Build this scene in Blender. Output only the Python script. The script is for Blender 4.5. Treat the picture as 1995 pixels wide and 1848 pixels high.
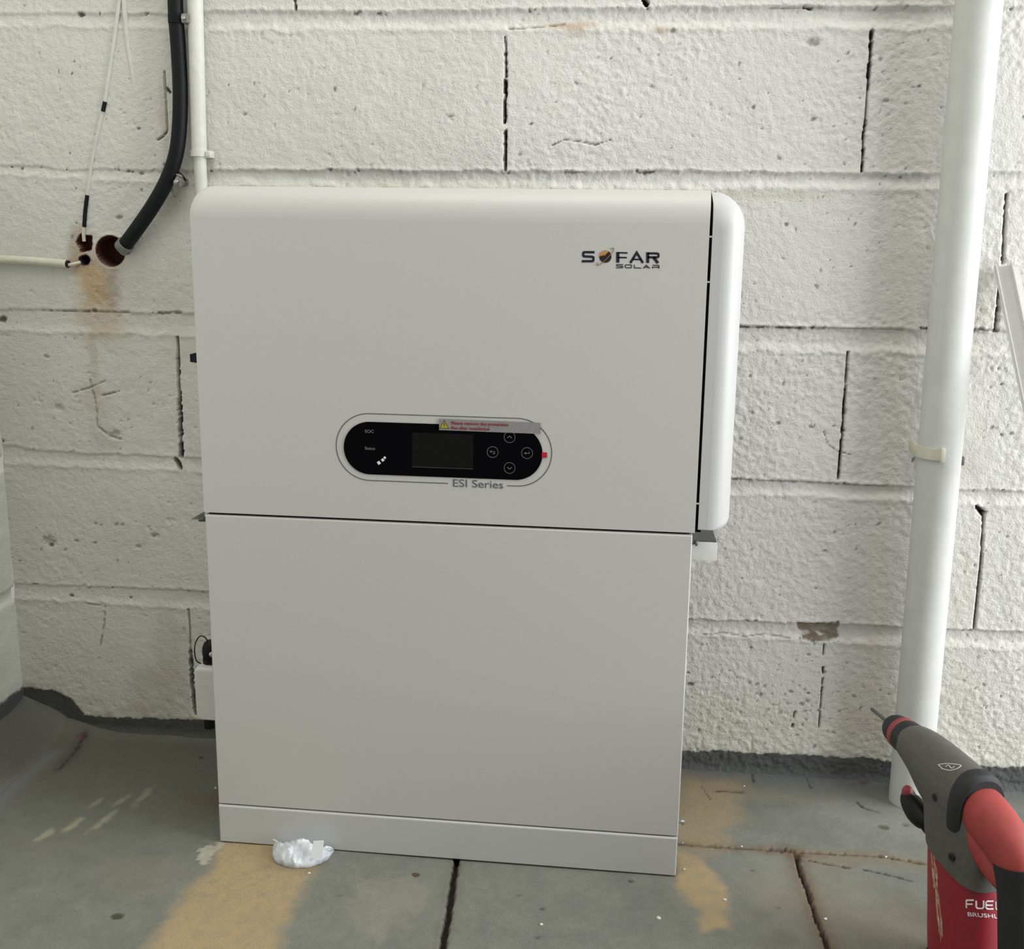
import bpy, bmesh, math, random
import numpy as np
from mathutils import Vector, Matrix

for o in list(bpy.data.objects):
    bpy.data.objects.remove(o)
C = bpy.context.scene.collection
PI = math.pi

# ------------------------------------------------------------------ camera
F_PX = 2200.0
CAM = np.array([0.63133, -1.877097, 0.947611])
YAW, PITCH, ROLL = -0.115085, 0.216098, 0.012612
def cam_axes():
    cy, sy = math.cos(YAW), math.sin(YAW); cp, sp = math.cos(PITCH), math.sin(PITCH)
    cr, sr = math.cos(ROLL), math.sin(ROLL)
    fwd = np.array([sy*cp, cy*cp, -sp]); right = np.array([cy, -sy, 0.0]); up = np.cross(right, fwd)
    return cr*right+sr*up, -sr*right+cr*up, fwd
AR, AU, AF = cam_axes()
cd = bpy.data.cameras.new('camera'); cam = bpy.data.objects.new('camera', cd); C.objects.link(cam)
cd.sensor_fit = 'HORIZONTAL'; cd.sensor_width = 36.0; cd.lens = F_PX/1995.0*36.0
cd.clip_start = 0.02; cd.clip_end = 100
cam.matrix_world = Matrix(((AR[0], AU[0], -AF[0], CAM[0]), (AR[1], AU[1], -AF[1], CAM[1]),
                           (AR[2], AU[2], -AF[2], CAM[2]), (0, 0, 0, 1)))
bpy.context.scene.camera = cam

# ------------------------------------------------------------------ light
vs = bpy.context.scene.view_settings
vs.view_transform = 'Standard'; vs.look = 'None'; vs.gamma = 1.0; vs.use_curve_mapping = False
vs.exposure = 0.0
w = bpy.data.worlds.new('world'); bpy.context.scene.world = w; w.use_nodes = True
bg = w.node_tree.nodes['Background']; bg.inputs[0].default_value = (0.88, 0.865, 0.83, 1); bg.inputs[1].default_value = 0.44
def area(name, loc, target, sx, sy, power, col):
    l = bpy.data.lights.new(name, 'AREA'); l.shape = 'RECTANGLE'; l.size = sx; l.size_y = sy
    l.energy = power; l.color = col
    o = bpy.data.objects.new(name, l); C.objects.link(o); o.location = loc
    o.rotation_euler = (Vector(target)-Vector(loc)).to_track_quat('-Z', 'Y').to_euler()
    return o
area('doorway_daylight', (3.2, -0.85, 1.15), (0.8, -0.1, 0.5), 1.5, 2.1, 102, (0.97, 0.985, 1.0))
area('ceiling_lamp', (0.5, -0.9, 3.0), (0.5, -0.5, 0.0), 1.6, 1.2, 30, (1.0, 0.96, 0.88))

# ------------------------------------------------------------------ helpers
def ray(q):
    return AF + AR*(q[0]-997.5)/F_PX - AU*(q[1]-924.0)/F_PX
def on_y(q, y=0.0):
    d = ray(q); return CAM + d*(y-CAM[1])/d[1]
def on_x(q, x):
    d = ray(q); return CAM + d*(x-CAM[0])/d[0]
def on_z(q, z=0.0):
    d = ray(q); return CAM + d*(z-CAM[2])/d[2]
def on_plane(q, O, N):
    d = ray(q); return CAM + d*(((O-CAM)@N)/(d@N))

def link(name, me, mat=None, parent=None, smooth=35):
    o = bpy.data.objects.new(name, me); C.objects.link(o)
    if mat: me.materials.append(mat)
    if smooth is not None:
        me.polygons.foreach_set('use_smooth', [True]*len(me.polygons))
        me.set_sharp_from_angle(angle=math.radians(smooth))
        for p in me.polygons:
            if p.loop_total > 8: p.use_smooth = False
    if parent: o.parent = parent
    return o
def obj(name, bm, mat=None, parent=None, smooth=35):
    bmesh.ops.recalc_face_normals(bm, faces=bm.faces[:])
    me = bpy.data.meshes.new(name); bm.to_mesh(me); bm.free()
    return link(name, me, mat, parent, smooth)
def tag(o, label=None, cat=None, group=None, kind=None):
    if label: o['label'] = label
    if cat: o['category'] = cat
    if group: o['group'] = group
    if kind: o['kind'] = kind
    return o
def thing(name, label, cat, loc, group=None):
    o = bpy.data.objects.new(name, None); C.objects.link(o); o.location = loc; o.empty_display_size = .05
    bpy.context.view_layer.update()
    return tag(o, label, cat, group)
def rebase(root):
    """children are built in world coordinates; shift their meshes into the root's frame"""
    inv = root.matrix_basis.inverted()
    def walk(o):
        for c in o.children:
            if c.type == 'MESH' and not c.get('_done'):
                c.data.transform(inv)
            walk(c)
    walk(root)

def bx(bm, x0, x1, y0, y1, z0, z1, bev=0.0, seg=2):
    r = bmesh.ops.create_cube(bm, size=1.0, matrix=Matrix.Translation(((x0+x1)/2, (y0+y1)/2, (z0+z1)/2)) @
                              Matrix.Diagonal((abs(x1-x0), abs(y1-y0), abs(z1-z0), 1)))
    if bev > 0:
        es = list({e for v in r['verts'] for e in v.link_edges})
        bmesh.ops.bevel(bm, geom=es, offset=bev, segments=seg, profile=.5, affect='EDGES')
    return bm
def box(*a, **k):
    return bx(bmesh.new(), *a, **k)
def loft(bm, rings, cap0=True, cap1=True, closed=True):
    vs_ = [[bm.verts.new(tuple(p)) for p in r] for r in rings]
    n = len(rings[0])
    for a, b in zip(vs_, vs_[1:]):
        for i in range(n if closed else n-1):
            j = (i+1) % n
            bm.faces.new((a[i], a[j], b[j], b[i]))
    if closed and cap0: bm.faces.new(vs_[0][::-1])
    if closed and cap1: bm.faces.new(vs_[-1])
    return bm
def catmull(pts, k=6):
    pts = [np.array(p, float) for p in pts]
    P = [2*pts[0]-pts[1]]+pts+[2*pts[-1]-pts[-2]]; out = []
    for i in range(1, len(P)-2):
        for t in np.linspace(0, 1, k, endpoint=False):
            a, b, c, d = P[i-1], P[i], P[i+1], P[i+2]
            out.append(.5*((2*b)+(-a+c)*t+(2*a-5*b+4*c-d)*t*t+(-a+3*b-3*c+d)*t**3))
    out.append(pts[-1]); return out
def tube(bm, pts, rad, n=12, cap=True, squash=None):
    pts = [np.array(p, float) for p in pts]
    rad = [rad]*len(pts) if np.isscalar(rad) else rad
    ref = None; rings = []
    for i, p in enumerate(pts):
        t = pts[min(i+1, len(pts)-1)]-pts[max(i-1, 0)]; t /= np.linalg.norm(t)
        if ref is None:
            ref = np.array([0, 0, 1.]) if abs(t[2]) < .9 else np.array([1., 0, 0])
        u = ref-t*(ref@t); u /= np.linalg.norm(u); ref = u; v = np.cross(t, u)
        rings.append([p+rad[i]*(math.cos(a)*u+math.sin(a)*v) for a in np.linspace(0, 2*PI, n, endpoint=False)])
    return loft(bm, rings, cap, cap)
def cyl(bm, a, b, r, n=20, r2=None):
    return tube(bm, [a, b], [r, r if r2 is None else r2], n)

def rrect(x0, x1, z0, z1, radii, n=8):
    """outline counter-clockwise; radii = (bl, br, tr, tl)"""
    out = []
    for (cx, cz, r, a0) in ((x0, z0, radii[0], PI), (x1, z0, radii[1], 1.5*PI), (x1, z1, radii[2], 0), (x0, z1, radii[3], .5*PI)):
        r = max(r, 1e-5)
        ox = cx + (r if cx == x0 else -r); oz = cz + (r if cz == z0 else -r)
        for k in range(n+1):
            a = a0+k/n*PI/2
            out.append((ox+r*math.cos(a), oz+r*math.sin(a)))
    return out
def shell(bm, x0, x1, z0, z1, yf, yb, ins, D, radii, levels=9):
    """a housing whose front edges roll back; ins = roll inset (left,right,top,bottom), D = roll depth"""
    rings = []
    for k in range(levels+1):
        th = k/levels*PI/2
        s = 1-math.sin(th); y = yf+D*(1-math.cos(th))
        l, r, t, b = [v*s for v in ins]
        rad = (max(radii[0]-(l+b)/2, .001), max(radii[1]-(r+b)/2, .001), max(radii[2]-(r+t)/2, .001), max(radii[3]-(l+t)/2, .001))
        rings.append([(x, y, z) for x, z in rrect(x0+l, x1-r, z0+b, z1-t, rad)])
    rings.append([(x, yb, z) for x, z in rrect(x0, x1, z0, z1, radii)])
    return loft(bm, rings)
def flat(bm, poly, y, th=.0006):
    """a thin plate lying on a front face: poly in (x, z)"""
    a = [bm.verts.new((p[0], y-th, p[1])) for p in poly]; b = [bm.verts.new((p[0], y, p[1])) for p in poly]
    bm.faces.new(a); bm.faces.new(b[::-1]); n = len(poly)
    for i in range(n):
        bm.faces.new((a[i], b[i], b[(i+1) % n], a[(i+1) % n]))
    return bm
def stroke(bm, pts, wd, y, th=.0004, closed=False):
    """mitred line of constant width on a front face"""
    P = [np.array(p, float) for p in pts]; n = len(P); L = []; Rr = []
    for i in range(n):
        a = P[i-1] if (i > 0 or closed) else None; b = P[(i+1) % n] if (i < n-1 or closed) else None
        d1 = (P[i]-a)/np.linalg.norm(P[i]-a) if a is not None else None
        d2 = (b-P[i])/np.linalg.norm(b-P[i]) if b is not None else None
        if d1 is None: d1 = d2
        if d2 is None: d2 = d1
        n1 = np.array([-d1[1], d1[0]]); n2 = np.array([-d2[1], d2[0]]); m = n1+n2
        m /= max(np.linalg.norm(m), 1e-6); k = wd/2/max(m@n1, .4)
        L.append(P[i]+m*k); Rr.append(P[i]-m*k)
    for i in range(n if closed else n-1):
        j = (i+1) % n
        flat(bm, [L[i], L[j], Rr[j], Rr[i]], y, th)
    return bm
def text_mesh(txt, size, sx=1.0, bold=0.0, th=.0002):
    cu = bpy.data.curves.new('lettering', 'FONT'); cu.body = txt; cu.size = size; cu.extrude = th; cu.offset = bold
    cu.align_x = 'CENTER'; cu.align_y = 'CENTER'
    o = bpy.data.objects.new('lettering', cu); C.objects.link(o)
    bpy.context.view_layer.update()
    me = bpy.data.meshes.new_from_object(o.evaluated_get(bpy.context.evaluated_depsgraph_get()))
    bpy.data.objects.remove(o); me.transform(Matrix.Diagonal((sx, 1, 1, 1)))
    me.materials.clear()
    return me
def place_text(name, txt, size, M, mat, parent, sx=1.0, bold=0.0):
    me = text_mesh(txt, size, sx, bold); me.transform(M)
    return link(name, me, mat, parent, None)

# ------------------------------------------------------------------ materials
def mat(name, col, rough=.5, metal=0.0, noise=None, bump=None, attr=None, spec=.5, coat=0):
    m = bpy.data.materials.new(name); m.use_nodes = True; nt = m.node_tree; b = nt.nodes['Principled BSDF']
    b.inputs['Base Color'].default_value = (*col, 1); b.inputs['Roughness'].default_value = rough
    b.inputs['Metallic'].default_value = metal; b.inputs['Specular IOR Level'].default_value = spec
    b.inputs['Coat Weight'].default_value = coat
    tc = nt.nodes.new('ShaderNodeTexCoord')
    src = None
    if attr:
        a = nt.nodes.new('ShaderNodeAttribute'); a.attribute_name = attr; src = a.outputs['Color']
    if noise:
        sc, amt = noise
        n = nt.nodes.new('ShaderNodeTexNoise'); n.inputs['Scale'].default_value = sc; n.inputs['Detail'].default_value = 6
        nt.links.new(tc.outputs['Object'], n.inputs['Vector'])
        mr = nt.nodes.new('ShaderNodeMapRange'); mr.inputs[1].default_value = .3; mr.inputs[2].default_value = .7
        mr.inputs[3].default_value = 1-amt; mr.inputs[4].default_value = 1+amt
        nt.links.new(n.outputs['Fac'], mr.inputs[0])
        mx = nt.nodes.new('ShaderNodeVectorMath'); mx.operation = 'SCALE'
        if src: nt.links.new(src, mx.inputs[0])
        else: mx.inputs[0].default_value = col
        nt.links.new(mr.outputs[0], mx.inputs['Scale']); src = mx.outputs[0]
    if src: nt.links.new(src, b.inputs['Base Color'])
    if bump:
        prev = None
        for (sc, st, dist, det) in bump:
            n = nt.nodes.new('ShaderNodeTexNoise'); n.inputs['Scale'].default_value = sc; n.inputs['Detail'].default_value = det
            nt.links.new(tc.outputs['Object'], n.inputs['Vector'])
            bp = nt.nodes.new('ShaderNodeBump'); bp.inputs['Strength'].default_value = st; bp.inputs['Distance'].default_value = dist
            nt.links.new(n.outputs['Fac'], bp.inputs['Height'])
            if prev: nt.links.new(prev, bp.inputs['Normal'])
            prev = bp.outputs['Normal']
        nt.links.new(prev, b.inputs['Normal'])
    return m
M = {}
M['wall'] = mat('white_painted_block', (.7, .7, .66), .75, attr='Col', noise=(400, .05), bump=[(330, .8, .0014, 4), (120, .45, .002, 3)], spec=.3)
M['floor'] = mat('grey_painted_concrete', (.2, .2, .18), .68, attr='Col', noise=(500, .2), bump=[(250, .35, .0008, 4), (40, .3, .002, 3)], spec=.35)
M['unit'] = mat('light_grey_powder_coat', (.55, .55, .53), .42, noise=(900, .03), bump=[(1500, .10, .0002, 2)])
M['unit_base'] = mat('light_grey_base_coat', (.53, .535, .52), .42, noise=(900, .03), bump=[(1500, .10, .0002, 2)])
M['cover'] = mat('white_side_cover_coat', (.515, .52, .515), .42, noise=(900, .02), bump=[(1500, .10, .0002, 2)])
M['gap'] = mat('black_gap_shade', (.003, .003, .003), .9, spec=.05)  # black that stands in for the shade inside gaps
M['gloss'] = mat('black_gloss_panel', (.002, .002, .003), .3, spec=.05)
M['screen'] = mat('dark_display_glass', (.0085, .0083, .0078), .4, noise=(500, .3), spec=.08)
M['screenline'] = mat('grey_screen_edge', (.06, .06, .06), .5)
M['icon'] = mat('grey_icon_print', (.17, .18, .18), .5)
M['whiteprint'] = mat('white_print', (.75, .78, .80), .5)
M['greyprint'] = mat('grey_print', (.10, .115, .12), .5)
M['navy'] = mat('navy_print', (.004, .005, .018), .5)
M['orange'] = mat('orange_print', (.50, .24, .07), .5)
M['planet'] = mat('dark_brown_print', (.012, .008, .006), .5)
M['ringprint'] = mat('copper_print', (.30, .14, .07), .5)
M['sticker'] = mat('silver_grey_sticker', (.26, .25, .255), .5, noise=(400, .12))
M['yellow'] = mat('yellow_warning_print', (.42, .34, .03), .5)
M['redprint'] = mat('red_print', (.30, .03, .04), .5)
M['redtab'] = mat('red_tab', (.45, .01, .03), .5)
M['pipe'] = mat('white_painted_plastic_pipe', (.56, .575, .55), .55, noise=(25, .05), bump=[(60, .15, .001, 3)])
M['conduit'] = mat('white_painted_conduit', (.62, .63, .58), .55, noise=(60, .06), bump=[(150, .3, .001, 3)])
M['cream'] = mat('cream_painted_conduit', (.60, .58, .48), .55, noise=(60, .08), bump=[(150, .3, .001, 3)])
M['cable'] = mat('black_cable_sheath', (.0045, .006, .007), .55, noise=(70, .35), bump=[(120, .25, .001, 3)], spec=.22)
M['sleeve'] = mat('grey_sleeve', (.16, .165, .15), .6, noise=(120, .3))
M['steel'] = mat('zinc_steel', (.45, .45, .43), .35, metal=.9, noise=(200, .15))
M['darksteel'] = mat('dull_dark_steel', (.13, .13, .125), .5, metal=.6, noise=(200, .2))
M['clip'] = mat('dirty_clear_clip', (.22, .22, .2), .4, noise=(150, .5))
M['whiteplastic'] = mat('white_plastic', (.62, .62, .60), .45, noise=(100, .04))
M['black'] = mat('black_plastic', (.003, .003, .003), .45, spec=.25)
M['paper'] = mat('crumpled_white_film', (.62, .66, .70), .42, noise=(90, .18), bump=[(120, .6, .002, 4)])
M['crumb'] = mat('plaster_crumb', (.7, .68, .62), .8, noise=(200, .1))
M['leaf'] = mat('brown_flake', (.09, .055, .04), .8, noise=(200, .3))
M['tgrey'] = mat('grey_tool_housing', (.080, .079, .070), .6, noise=(140, .12), bump=[(500, .25, .0006, 3)])
M['tblack'] = mat('black_tool_rubber', (.010, .011, .013), .65, noise=(140, .2), bump=[(500, .3, .0006, 3)])
M['tred'] = mat('red_tool_housing', (.25, .010, .020), .5, noise=(60, .12))
M['tred2'] = mat('bright_red_tool_top', (.31, .040, .036), .6, noise=(60, .1))
M['tring'] = mat('dull_red_chuck_ring', (.24, .035, .045), .55)
M['tlabel'] = mat('white_tool_lettering', (.75, .72, .72), .5)
M['scratch'] = mat('pale_scuff', (.45, .33, .22), .7, noise=(200, .4))

# ------------------------------------------------------------------ numpy noise and drawing on grids
def vnoise(x, z, sc, seed, octv=1):
    out = np.zeros_like(x); amp = 1.0; tot = 0
    for o in range(octv):
        rg = np.random.RandomState(seed+o*17); T = rg.rand(257, 257)
        u = x/sc+1000.37; v = z/sc+1000.71
        i = np.floor(u).astype(int); j = np.floor(v).astype(int); fu = u-i; fv = v-j
        fu = fu*fu*(3-2*fu); fv = fv*fv*(3-2*fv); i %= 256; j %= 256
        n = (T[i, j]*(1-fu)+T[i+1, j]*fu)*(1-fv)+(T[i, j+1]*(1-fu)+T[i+1, j+1]*fu)*fv
        out += amp*n; tot += amp; amp *= .55; sc = sc/2.1
    return out/tot
def sstep(a, b, x):
    t = np.clip((x-a)/(b-a), 0, 1); return t*t*(3-2*t)
class Grid:
    def __init__(s, us, vs_):
        s.us, s.vs = us, vs_; s.U, s.V = np.meshgrid(us, vs_, indexing='ij')
        s.h = np.zeros_like(s.U); s.col = np.zeros(s.U.shape+(3,))
    def win(s, pts, pad):
        P = np.array(pts); a = P.min(0)-pad; b = P.max(0)+pad
        i0, i1 = np.searchsorted(s.us, [a[0], b[0]]); j0, j1 = np.searchsorted(s.vs, [a[1], b[1]])
        return slice(i0, i1), slice(j0, j1)
    def dist(s, pts, sl):
        U, V = s.U[sl], s.V[sl]; D = np.full(U.shape, 1e9)
        for a, b in zip(pts, pts[1:]):
            ax, ay = a; dx, dy = b[0]-a[0], b[1]-a[1]; L = dx*dx+dy*dy+1e-12
            t = np.clip(((U-ax)*dx+(V-ay)*dy)/L, 0, 1)
            D = np.minimum(D, np.hypot(U-ax-t*dx, V-ay-t*dy))
        return D
    def paint(s, sl, m, c):
        m = np.clip(m, 0, 1)[..., None]; s.col[sl] = s.col[sl]*(1-m)+np.array(c)*m
    def line(s, pts, wd, depth, c, cs=1.0, rag=.5, seed=1, halo=None, soft=.0012):
        sl = s.win(pts, .03)
        if s.U[sl].size == 0: return
        D = s.dist(pts, sl)
        n = vnoise(s.U[sl], s.V[sl], .006, seed, 2); D2 = D+(n-.5)*rag*wd*2
        m = 1-sstep(wd/2-soft/2, wd/2+soft, D2)
        s.h[sl] = s.h[sl]*(1-m)+(s.h[sl]-depth)*m
        s.paint(sl, m*cs, c)
        if halo:
            hw, hc, hs = halo
            s.paint(sl, np.exp(-(D/hw)**2)*hs*(.4+1.2*vnoise(s.U[sl], s.V[sl], .012, seed+5, 3))*(1-m), hc)
    def blob(s, c0, ru, rv, c, st, seed=3, edge=.5, nsc=.02, ang=0.0, dh=0.0):
        pad = max(ru, rv)*1.8
        sl = s.win([c0], pad); U, V = s.U[sl]-c0[0], s.V[sl]-c0[1]
        if U.size == 0: return
        ca, sa = math.cos(ang), math.sin(ang); u = (U*ca+V*sa)/ru; v = (-U*sa+V*ca)/rv
        r = np.hypot(u, v)+(vnoise(s.U[sl], s.V[sl], nsc, seed, 4)-.5)*1.3
        m = 1-sstep(1-edge, 1+edge*.5, r)
        s.paint(sl, m*st, c); s.h[sl] += m*dh
    def poly(s, pts, c, st, soft=.01, nz=.012, seed=4, dh=0.0, nsc=.025):
        P = np.array(pts); sl = s.win(pts, soft+nz+.01); U, V = s.U[sl], s.V[sl]
        if U.size == 0: return
        inside = np.zeros(U.shape, bool); n = len(P)
        for i in range(n):
            a, b = P[i], P[(i+1) % n]
            if a[1] == b[1]: continue
            cr = ((a[1] > V) != (b[1] > V)) & (U < (b[0]-a[0])*(V-a[1])/(b[1]-a[1])+a[0]); inside ^= cr
        D = s.dist(list(map(tuple, P))+[tuple(P[0])], sl); sd = np.where(inside, D, -D)
        sd = sd+(vnoise(U, V, nsc, seed, 4)-.5)*2*nz
        m = sstep(-soft, soft, sd)
        s.paint(sl, m*st*(.62+.62*vnoise(U, V, .012, seed+2, 4)), c); s.h[sl] += m*dh
    def build(s, name, fn, m):
        X, Y, Z = fn(s.U, s.V, s.h); nu, nv = s.U.shape
        co = np.stack([X, Y, Z], -1).reshape(-1, 3).astype(np.float32)
        idx = np.arange(nu*nv).reshape(nu, nv)
        q = np.stack([idx[:-1, :-1], idx[1:, :-1], idx[1:, 1:], idx[:-1, 1:]], -1).reshape(-1, 4)
        me = bpy.data.meshes.new(name); me.vertices.add(len(co)); me.vertices.foreach_set('co', co.ravel())
        me.loops.add(q.size); me.loops.foreach_set('vertex_index', q.ravel().astype(np.int32))
        me.polygons.add(len(q)); me.polygons.foreach_set('loop_start', np.arange(0, q.size, 4, dtype=np.int32))
        me.polygons.foreach_set('use_smooth', np.ones(len(q), bool))
        at = me.color_attributes.new('Col', 'FLOAT_COLOR', 'POINT')
        cc = np.concatenate([s.col.reshape(-1, 3), np.ones((nu*nv, 1))], 1).astype(np.float32)
        at.data.foreach_set('color', cc.ravel())
        me.update(calc_edges=True); me.validate()
        me.materials.append(m); o = bpy.data.objects.new(name, me); C.objects.link(o); return o
def axis(segs):
    out = []
    for a, b, st in segs: out.append(np.arange(a, b-st*.25, st))
    out.append(np.array([segs[-1][1]])); return np.concatenate(out)
W2 = lambda q: tuple(on_y(q, 0)[[0, 2]])
F2 = lambda q: tuple(on_z(q, 0)[[0, 1]])

# ------------------------------------------------------------------ back wall of painted blocks
WX0 = -0.512                                     # inside corner with the left wall
JOINT = [  # (pixel polyline of the upper lip, lower lip) of every bed joint
 ([(0, 27), (300, 27), (420, 22), (700, 24), (1000, 20), (1150, 18), (1500, 13), (1750, 14), (1995, 16)],
  [(0, 48), (200, 50), (420, 57), (700, 56), (1100, 55), (1400, 52), (1700, 53), (1995, 50)]),
 ([(0, 322), (150, 330), (300, 332), (640, 332), (985, 335), (1300, 333), (1500, 337), (1770, 340), (1995, 336)],
  [(0, 338), (150, 345), (420, 358), (700, 364), (1300, 366), (1500, 362), (1700, 365), (1995, 367)]),
 ([(0, 602), (200, 607), (380, 611), (1000, 625), (1450, 636), (1700, 641), (1995, 646)],
  [(0, 640), (300, 648), (1000, 668), (1450, 680), (1650, 682), (1995, 690)]),
 ([(0, 866), (60, 874), (150, 882), (400, 892), (1000, 915), (1430, 933), (1730, 947), (1995, 958)],
  [(0, 898), (100, 904), (340, 914), (1000, 938), (1430, 960), (1700, 970), (1995, 984)]),
 ([(40, 1138), (200, 1142), (400, 1152), (1000, 1184), (1350, 1207), (1550, 1213), (1750, 1222), (1995, 1232)],
  [(40, 1162), (200, 1172), (400, 1184), (1000, 1212), (1350, 1232), (1540, 1244), (1700, 1252), (1995, 1264)])]
def make_back():
    us = axis([(WX0, WX0+.02, .004), (WX0+.02, 1.40, .002), (1.40, 1.6, .01), (1.6, 3.0, .05)])
    vs_ = axis([(-.01, 1.42, .002), (1.42, 1.6, .01), (1.6, 2.5, .05)])
    g = Grid(us, vs_); U, V = g.U, g.V
    base = np.array([.650, .643, .618])
    tone = vnoise(U, V, .35, 11, 3)-.5; mid = vnoise(U, V, .05, 12, 4)-.5
    g.col[:] = base*(1+.10*tone+.05*mid)[..., None]
    # left side tinted slightly darker and warmer, standing in for the mixed light
    lf = (1-sstep(-.3, .45, U))[..., None]; g.col *= 1-lf*np.array([.05, .045, .07])
    dn = (1-sstep(.02, .30, V))[..., None]; g.col *= 1-dn*np.array([.03, .03, .07])
    # lumpy brushed surface
    g.h += (vnoise(U, V, .09, 21, 2)-.5)*.0022
    g.h += (vnoise(U, V, .014, 22, 3)-.5)*.0013*(.3+1.2*vnoise(U, V, .2, 25))
    fine = vnoise(U, V, .0065, 23, 2); g.h += (fine-.5)*.0019*(.3+1.4*vnoise(U, V, .12, 26))*(.55+.65*sstep(-.1, .9, U))
    pit = vnoise(U, V, .008, 24, 2); pr = vnoise(U, V, .10, 27, 2)
    pm = sstep(.84, .92, pit+(pr-.5)*.25); g.h -= pm*.0016
    # bed joints
    rgh = (vnoise(U, U*0+.3, .05, 31, 2)-.5)*.005
    for k, (up, lo) in enumerate(JOINT):
        A = np.array([W2(q) for q in up]); B = np.array([W2(q) for q in lo])
        zt = np.interp(U, A[:, 0], A[:, 1])+(vnoise(U, V, .03, 40+k, 3)-.5)*.006+(vnoise(U, V, .008, 60+k, 2)-.5)*.003
        zb = np.interp(U, B[:, 0], B[:, 1])+(vnoise(U, V, .03, 50+k, 3)-.5)*.009+(vnoise(U, V, .009, 70+k, 2)-.5)*.005
        inn = sstep(-.0015, .0020, zt-V)*sstep(-.003, .013, V-zb)
        g.h -= inn*(.0034+.0026*vnoise(U, V, .15, 120+k, 2))*(1-.55*sstep(-.15, -.45, U)*0)*(.38+.62*sstep(-.25, .15, U))
        lip = np.exp(-((V-zt-.003)/.0035)**2); g.h += lip*.0024*vnoise(U, V, .007, 80+k, 2)*(.4+.6*sstep(-.3, .1, U))
        lip = np.exp(-((V-zb+.003)/.004)**2); g.h += lip*.0022*vnoise(U, V, .008, 90+k, 3)
        # ragged open specks under the upper lip
        sp = np.exp(-((V-zt)/.0022)**2)*sstep(.73, .80, vnoise(U, V, .012, 100+k, 3))
        g.h -= sp*.005; g.paint((slice(None), slice(None)), sp*.85, (.10, .095, .08))
    for pts, wd, st in [([(1440, 637), (1500, 637), (1560, 639)], .0022, .9), ([(1560, 639), (1700, 640), (1760, 641)], .0012, .5),
                    ([(1795, 640), (1824, 642)], .003, .95), ([(1893, 643), (1940, 643)], .004, .9),
                    ([(1100, 335), (1135, 336)], .002, .7), ([(1245, 336), (1275, 334)], .0028, .8), ([(80, 604), (250, 608)], .0012, .6),
                    ([(310, 610), (352, 609)], .0025, .8), ([(165, 607), (185, 605)], .003, .8),
                    ([(1410, 932), (1730, 948)], .0014, .45), ([(1500, 14), (1620, 15)], .001, .4),
                    ([(1350, 1232), (1380, 1237), (1410, 1233), (1450, 1240), (1490, 1236), (1540, 1243)], .0010, .3), ([(990, 57), (1040, 54), (1100, 48)], .001, .35),
                    ([(1075, 283), (1100, 272), (1130, 276), (1160, 282), (1190, 272)], .0012, .55),
                    ([(1605, 840), (1612, 865), (1630, 878), (1655, 885)], .0008, .5), ([(165, 1175), (205, 1180), (203, 1215), (195, 1260)], .0012, .35),
                    ([(140, 765), (175, 755), (205, 742)], .0012, .4), ([(200, 770), (232, 762)], .0014, .5),
                    ([(175, 740), (188, 790), (190, 830), (215, 850), (235, 855)], .0018, .3)]:
        g.line([W2(q) for q in pts], wd, .004, (.09, .08, .07), st, rag=.9, seed=int(pts[0][0]))
    # open upright joints
    for pts, wd, st in [([(985, 104), (986, 150)], .0030, 1), ([(984, 158), (984, 178)], .0060, 1), ([(985, 182), (983, 238)], .0040, 1),
                        ([(985, 254), (984, 330)], .0040, 1), ([(984, 72), (986, 104)], .0014, .5),
                        ([(1699, 60), (1697, 90), (1695, 120), (1693, 150)], .0045, .95), ([(1693, 150), (1691, 175)], .0030, .9),
                        ([(1691, 175), (1686, 235)], .0020, .8), ([(1686, 235), (1683, 262), (1680, 334)], .0032, 1),
                        ([(574, 0), (576, 18)], .0030, 1), ([(1255, 0), (1260, 8)], .008, 1), ([(1565, 12), (1580, 16)], .003, .8),
                        ([(346, 657), (347, 700)], .0030, 1), ([(347, 700), (350, 790)], .0042, 1), ([(350, 790), (353, 888)], .0068, 1),
                        ([(341, 895), (352, 912)], .0065, .9),
                        ([(1961, 378), (1958, 420), (1954, 512)], .0028, .95), ([(1950, 545), (1945, 590), (1940, 640)], .0042, .95),
                        ([(1652, 686), (1647, 760)], .0018, .9), ([(1647, 760), (1641, 850), (1633, 932)], .0032, 1),
                        ([(1904, 988), (1916, 1000)], .008, .9), ([(1916, 1000), (1911, 1100)], .0024, .9), ([(1911, 1100), (1898, 1224)], .0030, .95),
                        ([(367, 1187), (370, 1225), (371, 1270)], .0018, .7), ([(371, 1270), (374, 1330), (378, 1380), (382, 1392)], .0060, 1),
                        ([(1606, 1255), (1604, 1275)], .0014, .4), ([(1604, 1300), (1604, 1312)], .0026, .8), ([(1603, 1322), (1602, 1334)], .0012, .6), ([(1602, 1338), (1601, 1348)], .0028, .8), ([(1600, 1352), (1598, 1380)], .0009, .5), ([(1597, 1386), (1596, 1418)], .0012, .7),
                        ([(1549, 1386), (1546, 1398)], .0014, .5), ([(1545, 1410), (1544, 1416)], .0020, .6),
                        ([(321, 140), (324, 200), (326, 255)], .0010, .6), ([(326, 255), (318, 266), (306, 273)], .001, .5), ([(325, 172), (331, 180)], .003, .9)]:
        g.line([W2(q) for q in pts], wd*.82, .016, (.018, .015, .013), st, rag=.45, seed=int(pts[0][1])+7)
    # pores and dark specks
    rs = np.random.RandomState(5)
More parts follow.
